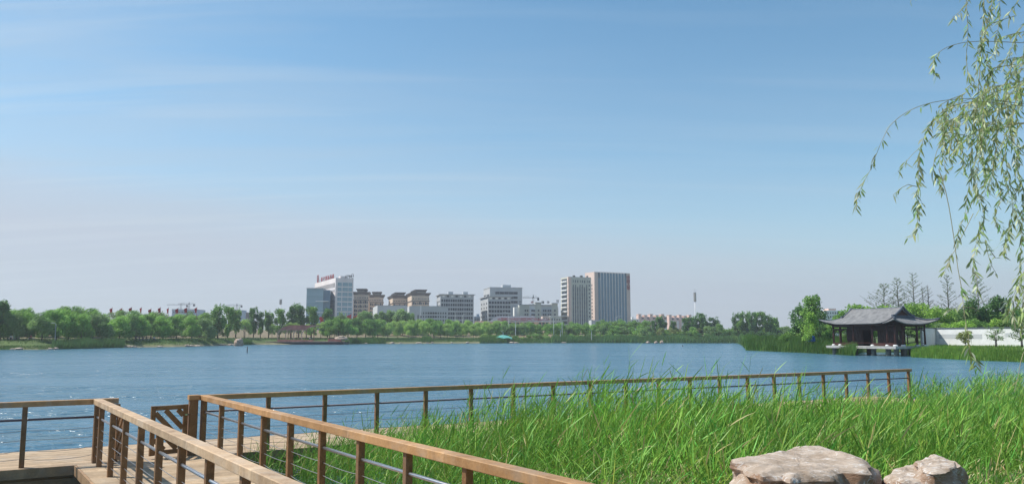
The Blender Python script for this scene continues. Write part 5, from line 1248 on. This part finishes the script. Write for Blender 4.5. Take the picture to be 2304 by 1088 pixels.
for t in (.36,.43,.49): m.beam(ribp(0,t)+Vector((-1.,0,.2)),ribp(3,t)+Vector((1.2,0,.2)),.12,.14)
m.build('cross_bar',M_rib,pg)
# boulders on the far shores
def prock(px,y,w_,h_,label,seed,z0=.05,name='rock',group=None,cat='rock'):
    p=gnd(px,y,z0); k=p.y/F; pebble(name,(p.x,p.y,z0+h_*k*.25),(w_*k/2,w_*k/2.2,h_*k*.75),label,group,seed,cat)
prock(538,775.5,20,15,'big tan boulder standing at the left end of the lakeside platform',2,.3,'boulder',None,'boulder')
prock(782,773.5,7,12,'slim upright pale stone at the water right of the platform',3)
prock(768,762.5,26,7,'pale flat white rocks at the right end of the platform railing',4,2.)
prock(341,778,22,11,'tan boulder by the reeds on the left shore',5,.1)
prock(78,782,38,8,'low grey concrete slab at the left shore below the path',6,.1)
prock(382,779,18,6,'flat brown rock right of the tan boulder on the left shore',7)
g='flat pale rocks lining the far shore'
rs=random.Random(4)
for px in (30,45,112,128,182,290,298,360,404,418,430,446,478,500,520,527):
    prock(px+rs.uniform(-3,3),interp(SH,px)-.6-rs.random()*1.5,rs.uniform(9,17),rs.uniform(2.,4),where('small flat pale shore rock',px),px,.15,'rock',g)
g='flat pale rocks lining the middle shore'
for px in (822,833,868,876,884,893,902,930,942,944,963,972,980,990,1000,1010,1018,1027,1035,1044,1052,1064,1132,1140,1150,1160,1245,1262,1270):
    prock(px+rs.uniform(-2,2),interp(SH,px)-.5-rs.random()*1.2,rs.uniform(6,12),rs.uniform(1.6,3),where('small flat pale shore rock',px),px,.15,'rock',g)
prock(1064,769.5,9,6,'rounded tan rock pile where the rocky middle shore ends',31,.3); prock(1155,768,14,6,'reddish rock beside the turquoise canopy',32,.3); prock(1161,762,9,8,'pointed brown rock mound behind the reddish rock',33,1.5)
for i,px in enumerate((1458,1476,1489)): prock(px,771.2,(9,8,8)[i],(4,5,6)[i],('left of the three','middle of the three','right of the three')[i]+' tan rocks at the reeds below the mast',41+i,.1,'rock','three tan rocks at the far reeds')
prock(1803,767,7,3,'yellowish rock by the blue fence',51,1.4); prock(2202,787,8,2.5,'pale stone in the grass below the wall',52,.9)
# turquoise canopy
c=at(1132,760,372); r=empty('canopy',(c.x,c.y,c.z-1.5),0,'low turquoise fabric canopy behind the far reeds','canopy'); m=MB(); k=372/F; n=12
for i in range(n+1):
    u=i/n; m.v+=[((u-.5)*42*k,-2,1.0+1.1*math.sin(math.pi*u)*(.7+.3*math.sin(9*u))),((u-.5)*38*k,2.5,1.9+1.*math.sin(math.pi*u))]
for i in range(n): m.f.append((2*i,2*i+2,2*i+3,2*i+1))
o=m.build('fabric',mat('turquoise_fabric',(.12,.42,.36),.7,.1,1),r); o.modifiers.new('s','SOLIDIFY').thickness=.05
m=MB()
for u in (-.45,0,.45): m.beam((u*38*k,0,-.3),(u*38*k,0,1.9),.1,.1)
m.build('canopy_pole',M_lampw,r)
# post standing in the lake
p=gnd(556,793,0); hp_=at(556,779,p.y).z; r=empty('marker_post',(p.x,p.y,0),0,'thin black post standing in the lake before the platform','post')
MB().tube([(0,0,-1),(0,0,hp_*.9)],.085,10).build('shaft',M_dark,r,smooth=True); MB().tube([(0,0,hp_*.9),(0,0,hp_)],[.1,.06],10).build('post_cap',M_dark,r)
p=gnd(1536,779,0); r=MB().tube([(0,0,-1),(0,0,.35),(0,0,.5)],[.1,.1,.04],8).build('marker_stake',M_dark,loc=(p.x,p.y,0)); tag(r,'tiny dark stake in the water left of the reed spit','post')
# white cabinet and litter bin on the left path
c=at(36,768,199); r=empty('white_cabinet',(c.x,c.y,tz(c.x,c.y)),0,'white metal cabinet on the path near the left edge','cabinet')
MB().box(-.62,.62,-.4,.4,.1,2.).build('cabinet_body',M_white,r); MB().box(-.68,.68,-.46,.46,2.,2.12).build('cabinet_roof',M_conc,r); MB().box(-.5,.5,-.43,-.4,.3,1.85).build('cabinet_door',M_lightw,r); MB().box(-.55,.55,-.3,.3,-.3,.1).build('plinth',M_dark,r)
# ------------------------------------------------------------------ people, far away
def skinmesh(name,J,E,rad,m,parent,root=0,sub=1):
    me=bpy.data.meshes.new(name); me.from_pydata(J,E,[]); me.materials.append(m); o=link(name,me,parent)
    md=o.modifiers.new('skin','SKIN'); md.use_smooth_shade=True; 
    me.skin_vertices.new(name='') if not me.skin_vertices else None
    for i,r_ in enumerate(rad): me.skin_vertices[0].data[i].radius=(r_,r_)
    me.skin_vertices[0].data[root].use_root=True
    o.modifiers.new('sub','SUBSURF').levels=sub; o.modifiers['sub'].render_levels=sub; return o
M_skin=mat('skin',(.45,.28,.2),.7,.05,3); M_hair=mat('dark_hair',(.02,.017,.015),.7,.1,5)
def cloth(n,c): return mat(n,c,.85,.1,4)
CL={'white':cloth('white_cloth',(.7,.7,.7)),'dark':cloth('dark_cloth',(.03,.035,.05)),'blue':cloth('blue_cloth',(.06,.09,.2)),'red':cloth('red_shirt_cloth',(.5,.06,.07)),'grey':cloth('grey_cloth',(.2,.2,.22))}
def person(px,Y,z,top,bottom,label,sit=False,rz=0,hat=None):
    x=xat(px,Y); zz=tz(x,Y) if z is None else z; r=empty('person',(x,Y,zz),rz,label,'person')
    if sit: hip,kn,an=.5,(.42,.5),(.45,.06); th=.42
    else: hip,kn,an=.92,(.04,.49),(.0,.07); th=.0
    t0=hip; J=[(0,0,t0),(0,0,t0+.25),(0,0,t0+.47),(0,0,t0+.56),(0,0,t0+.64),(0,.01,t0+.76)]
    E=[(0,1),(1,2),(2,3),(3,4),(4,5)]; Rr=[.15,.14,.165,.06,.085,.075]
    for s in (-1,1):
        k=len(J); J+=[(s*.19,0,t0+.47),(s*.24,-.02,t0+.2),(s*.22,-.2 if sit else -.06,t0-.02),(s*.22,-.27 if sit else -.07,t0-.1)]; E+=[(2,k),(k,k+1),(k+1,k+2),(k+2,k+3)]; Rr+=[.07,.05,.04,.035]
        k=len(J); J+=[(s*.1,0,t0-.05),(s*.11,-kn[0] if sit else -.03,kn[1] if not sit else .48),(s*.11,-an[0] if sit else .02,an[1]),(s*.11,-an[0]-.16 if sit else -.15,.03)]; E+=[(0,k),(k,k+1),(k+1,k+2),(k+2,k+3)]; Rr+=[.1,.07,.05,.04]
    skinmesh('body',J,E,Rr,M_skin,r)
    skinmesh('shirt',[(0,0,t0+.02),(0,0,t0+.25),(0,0,t0+.5)]+[(s*.2,0,t0+.46) for s in (-1,1)]+[(s*.25,-.02,t0+.24) for s in (-1,1)],[(0,1),(1,2),(2,3),(2,4),(3,5),(4,6)],[.17,.165,.15,.09,.09,.07,.07],CL[top],r)
    j=[(0,0,t0+.03)];e=[];q=[.165]
    for s in (-1,1): k=len(j); j+=[(s*.1,0,t0-.04),(s*.11,-kn[0] if sit else -.03,.48),(s*.11,-an[0] if sit else .02,.14)]; e+=[(0,k),(k,k+1),(k+1,k+2)]; q+=[.12,.09,.075]
    skinmesh('trousers',j,e,q,CL[bottom],r)
    zc=t0+.74
    m=MB(); n=12
    for i in range(7):
        t=i/6*1.75
        for kk in range(n): a=2*math.pi*kk/n; m.v.append((.108*math.sin(t)*math.cos(a),.02+.115*math.sin(t)*math.sin(a),zc+.03+.12*math.cos(t)))
    for i in range(6):
        for kk in range(n): m.f.append((i*n+kk,(i+1)*n+kk,(i+1)*n+(kk+1)%n,i*n+(kk+1)%n))
    m.build('hair',M_hair,r,smooth=True)
    if hat: MB().tube([(0,0,zc+.06),(0,0,zc+.075),(0,0,zc+.08),(0,0,zc+.2)],[.24,.25,.13,.08],14).build('hat',hat,r,smooth=True)
    return r
def seat(px,Y,label,group=None):
    x=xat(px,Y); z=tz(x,Y); r=empty('stone_bench',(x,Y+.12,z),0,label,'bench',group); MB().beam((-.7,0,.36),(.7,0,.36),.42,.1,ch=.01).build('seat',M_conc,r)
    for s in (-.5,.5): MB().beam((s,0,-.1),(s,0,.31),.16,.34).build('leg',M_conc,r)
person(697,PY+6.5,zt,'white','dark','person in a white top and dark trousers standing on the lakeside platform',rz=.3)
person(25,198,None,'white','dark','person in white sitting left of the white cabinet',True,.5); seat(25,198,'stone bench under the person in white near the left edge')
person(39,201.5,None,'white','grey','person in a straw hat standing behind the white cabinet',False,0,mat('straw_hat_weave',(.5,.36,.18),.8,.1,8))
person(70,199,None,'red','dark','person in a red top sitting under the left willows',True,-.4); seat(70,199,'stone bench under the person in red')
for px,t_,lab in ((306,'dark','leftmost dark dressed person sitting in the group under the willows'),(314,'blue','person in blue sitting in the middle of the group under the willows'),(322,'dark','dark dressed person right of the one in blue in the willow group'),(330,'grey','person in grey sitting at the right of the willow group')):
    person(px,shore(px)+10.5,None,t_,'dark',lab,True,random.uniform(-.6,.6)); seat(px,shore(px)+10.5,'grey stone bench below the '+lab.split(' sitting')[0].replace(' person in blue',' person in blue').replace(' right of the one in blue in the willow group',' beside the blue one').replace(' at the right of the willow group','')[:60],'benches of the group under the willows')
person(347,shore(347)+10,None,'white','dark','person in a white top sitting apart, right of the willow group',True,.3); seat(347,shore(347)+10,'stone bench under the person in white beside the willow group')
person(976,shore(976)+9,None,'dark','dark','lone dark dressed person sitting under the light willows',True,.2); seat(976,shore(976)+9,'stone bench under the lone person in the middle of the far bank')
# ------------------------------------------------------------------ willow overhead, right
def willow():
    r=empty('weeping_willow',(5.6,5.6,.85),0,'weeping willow whose hanging branches fill the upper right','tree'); off=Vector((5.6,5.6,.85))
    m=MB(); tr=smooth_curve([(0,0,-.4),(.1,0,1.2),(0,.1,2.6),(-.2,0,4.)],14); m.tube(tr,[.3-.012*i for i in range(14)],12)
    m.build('trunk',M_bark,r,smooth=True)
    for q in ([(-.2,0,3.6),(-.7,-.1,5.),(-1.9,-.3,6.2),(-3.0,-.3,6.6)],[(-.1,0,3.3),(-1.0,.1,4.3),(-1.8,.2,4.9),(-2.4,.1,5.1)],[(0,.1,3.8),(.5,.3,5.3),(.2,.5,6.8)]):
        c=smooth_curve(q,14); MB().tube(c,[.12-.0075*i for i in range(14)],8).build('limb',M_bark,r,smooth=True)
    def strand(D,pts,ll=.058,sd=1,th=.0017,clump=1.2):
        P=[at(x,y,D+dd)-off for x,y,_,dd in [(p[0],p[1],p[2],p[3] if len(p)>3 else 0) for p in pts]]; dens=[p[2] for p in pts]
        n=max(12,int(sum((b-a).length for a,b in zip(P[:-1],P[1:]))/.012)); c=smooth_curve(P,n); u=np.linspace(0,len(pts)-1,n); dn=np.interp(u,np.arange(len(pts)),dens)
        br=MB().tube(c[::4]+[c[-1]],[th*1.5*(1-.7*i/(len(c[::4])+1)) for i in range(len(c[::4])+1)],5).build('hanging_branch',M_twig,r)
        c=np.array([tuple(p) for p in c]); tan=unit(np.gradient(c,axis=0)); B=[];Dd=[];Sz=[]
        for i in range(n):
            k=dn[i]*clump; cnt=int(k)+(random.random()<k-int(k))
            for j in range(cnt):
                sp=random.random()*6.28; o_=np.array([math.cos(sp),math.sin(sp),0]); d=tan[i]*.5+o_*random.uniform(.4,1.1)+np.array([-.06,0,-.4]); B.append(c[i]+rng.normal(0,.004+.012*max(0,dn[i]-.9),3)); Dd.append(d); Sz.append(random.uniform(.6,1.15))
        if B:
            B=np.array(B);Dd=np.array(Dd);Sz=np.array(Sz);k=len(B); lv=Leaves(); col=jit((.22,.3,.105),k,.24,.06); pale=rng.random(k)<.3; col[pale]=jit((.34,.39,.25),int(pale.sum()),.12,.03)
            lv.add(B,Dd,ll*Sz,ll*.2*rng.uniform(.8,1.2,k),rng.uniform(0,.35,k),col,prof=(.15,.8,1,.6,.04),bend=rng.normal(0,.12,(k,3))); link('leaves',lv.mesh('leaves',M_will),br)
    S1=[
    (5.0,[(2330,238,0),(2204,222,.05),(2112,228,.15),(2050,247,.25),(2007,278,.2),(1988,309,.3),(1973,344,.4),(1960,378,.35),(1944,409,.45),(1930,440,.7),(1927,470,.4)]),
    (4.8,[(2330,242,.6),(2251,233,.9),(2189,228,1.2),(2131,243,1.5),(2108,266,1.4),(2088,290,.9),(2073,328,.7),(2067,367,1.1),(2067,409,1.5),(2066,450,1.6),(2062,481,1.2),(2066,517,.6),(2044,537,.3)]),
    (5.2,[(2330,98,.15),(2208,93,.12),(2150,100,.05),(2115,116,.2),(2102,135,.8),(2100,160,1.),(2108,168,.3)]),
    (5.1,[(2173,-30,.8),(2175,20,1.),(2178,77,.7),(2174,130,.3),(2178,165,.8),(2186,190,1.2),(2165,215,1.1),(2140,236,.7)]),
    (4.7,[(2212,-30,1.2),(2214,30,1.3),(2208,90,1.3),(2204,162,1.1),(2200,220,1.3),(2192,270,1.2),(2190,309,1.6),(2182,370,.9),(2196,420,1.),(2208,453,1.4),(2212,501,1.6),(2195,554,1.5),(2191,602,1.2),(2200,651,.8)]),
    (5.3,[(2240,-30,1.2),(2222,50,1.4),(2213,100,1.4),(2226,154,1.2),(2243,208,1.5),(2248,260,1.3),(2236,320,1.4),(2222,370,.8),(2244,410,.9),(2252,440,1.2),(2240,490,1),(2263,530,1.5),(2256,574,1)]),
    (4.9,[(2330,160,1.2),(2298,185,1.6),(2284,240,1.6),(2272,290,1.2),(2262,350,1.),(2272,410,1.),(2278,470,1.3),(2270,520,.8),(2262,545,.6)]),
    (5.0,[(2340,310,1.),(2300,330,1.1),(2290,380,1.),(2304,440,1.),(2300,490,1.2),(2298,554,1.3),(2289,640,1.2),(2272,683,1.4),(2268,712,.9)]),
    (4.5,[(2345,540,1.3),(2310,600,1.8),(2304,660,1.8),(2299,710,1.6),(2310,760,1.2)]),
    (4.4,[(2112,380,.0),(2130,440,.0),(2144,520,.0),(2155,602,.03),(2164,650,.4),(2168,690,.35),(2174,730,.08),(2179,752,.3),(2182,790,.9),(2192,808,.8),(2200,822,.4)]),
    (5.1,[(2130,250,.3),(2122,300,.1),(2104,352,.1),(2100,385,.6),(2110,400,1.2),(2118,430,.5)]),
    (5.0,[(2150,300,.5),(2146,340,.1),(2142,380,.1),(2124,395,.8),(2118,425,.7)]),
    (4.9,[(2200,430,0),(2170,490,.1),(2158,512,.8),(2154,545,.8)]),
    (5.2,[(2190,480,.0),(2150,560,.05),(2138,578,.5),(2123,614,.6)]),
    (5.1,[(2064,420,.4),(2040,415,.3),(2026,425,.5),(2010,438,.4)]),
    (5.2,[(2189,309,.6),(2150,300,.9),(2112,300,.8),(2085,320,.5),(2050,350,.5),(2030,378,.5),(2020,385,.3)]),
    (5.3,[(2250,233,.8),(2210,260,.9),(2172,300,.7),(2160,330,.5),(2174,360,.4),(2160,385,.3)]),
    (5.0,[(2304,345,.5),(2240,280,.8),(2215,276,.6),(2170,262,.8),(2130,280,.6)]),
    (5.4,[(2330,275,.6),(2280,278,1.),(2230,288,1.),(2205,330,.9),(2215,380,1.),(2222,430,.6)]),
    (5.2,[(2330,130,1.),(2270,132,1.),(2235,160,.9),(2212,200,.8)]),
    (5.5,[(2330,70,1.),(2285,75,.9),(2250,90,.6),(2240,130,.5)]),
    (5.6,[(2310,-30,.5),(2290,5,.7),(2278,20,.5),(2268,33,.2)]),
    (5.4,[(2185,-30,.4),(2176,10,.6),(2150,35,.3),(2138,48,.25)]),
    (5.3,[(2060,-30,.6),(2052,-6,.6),(2048,6,.3)]),
    (4.8,[(2240,580,.8),(2226,560,.6),(2216,540,.5),(2228,590,.5),(2240,612,.3)]),
    (4.9,[(2204,700,.0),(2182,690,.2),(2150,692,.5),(2128,700,.4)]),
    (5.0,[(2330,400,1.),(2296,410,1.),(2284,450,.9),(2292,500,.9),(2304,540,1)]),
    (5.5,[(2262,300,1),(2252,345,1.1),(2258,395,1.),(2268,430,.8),(2250,455,.4)]),
    (4.6,[(2304,610,1.2),(2290,650,1.2),(2279,690,1.),(2285,735,.8)]),
    (5.0,[(2320,760,.3),(2300,800,.1),(2290,850,.1),(2282,880,0)]),
    ]
    rs=random.Random(21)
    for i in range(38):      # further thin shoots filling the mass at the right
        x=rs.uniform(2110,2345); y=rs.uniform(-20,330) if x>2225 else rs.uniform(190,300); l=rs.uniform(70,210)*(1 if x>2200 else .6); dx=rs.uniform(-35,15)
        S1.append((rs.uniform(4.6,6.2),[(x+rs.uniform(30,70),y-rs.uniform(10,30),.5),(x,y,.9),(x+dx*.4,y+l*.35,1.),(x+dx,y+l*.7,.9),(x+dx*1.2,y+l,.5)]))
    for D,pts in S1: strand(D,pts)
M_twig=mat('willow_twig',(.4,.38,.22),.7,.15,10)
willow()
# ------------------------------------------------------------------ haze
def haze():
    m=bpy.data.materials.new('haze'); m.use_nodes=True; t=m.node_tree; t.nodes.remove(t.nodes['Principled BSDF']); v=nd(t,'ShaderNodeVolumePrincipled'); v.inputs['Density'].default_value=HAZE; v.inputs['Color'].default_value=(.86,.92,1,1); v.inputs['Anisotropy'].default_value=.3
    t.links.new(v.outputs[0],t.nodes['Material Output'].inputs['Volume'])
    o=MB().box(-1500,1500,-90,1480,-3,90).build('haze',m); tag(o,kind='stuff')
HAZE=.0003
haze()
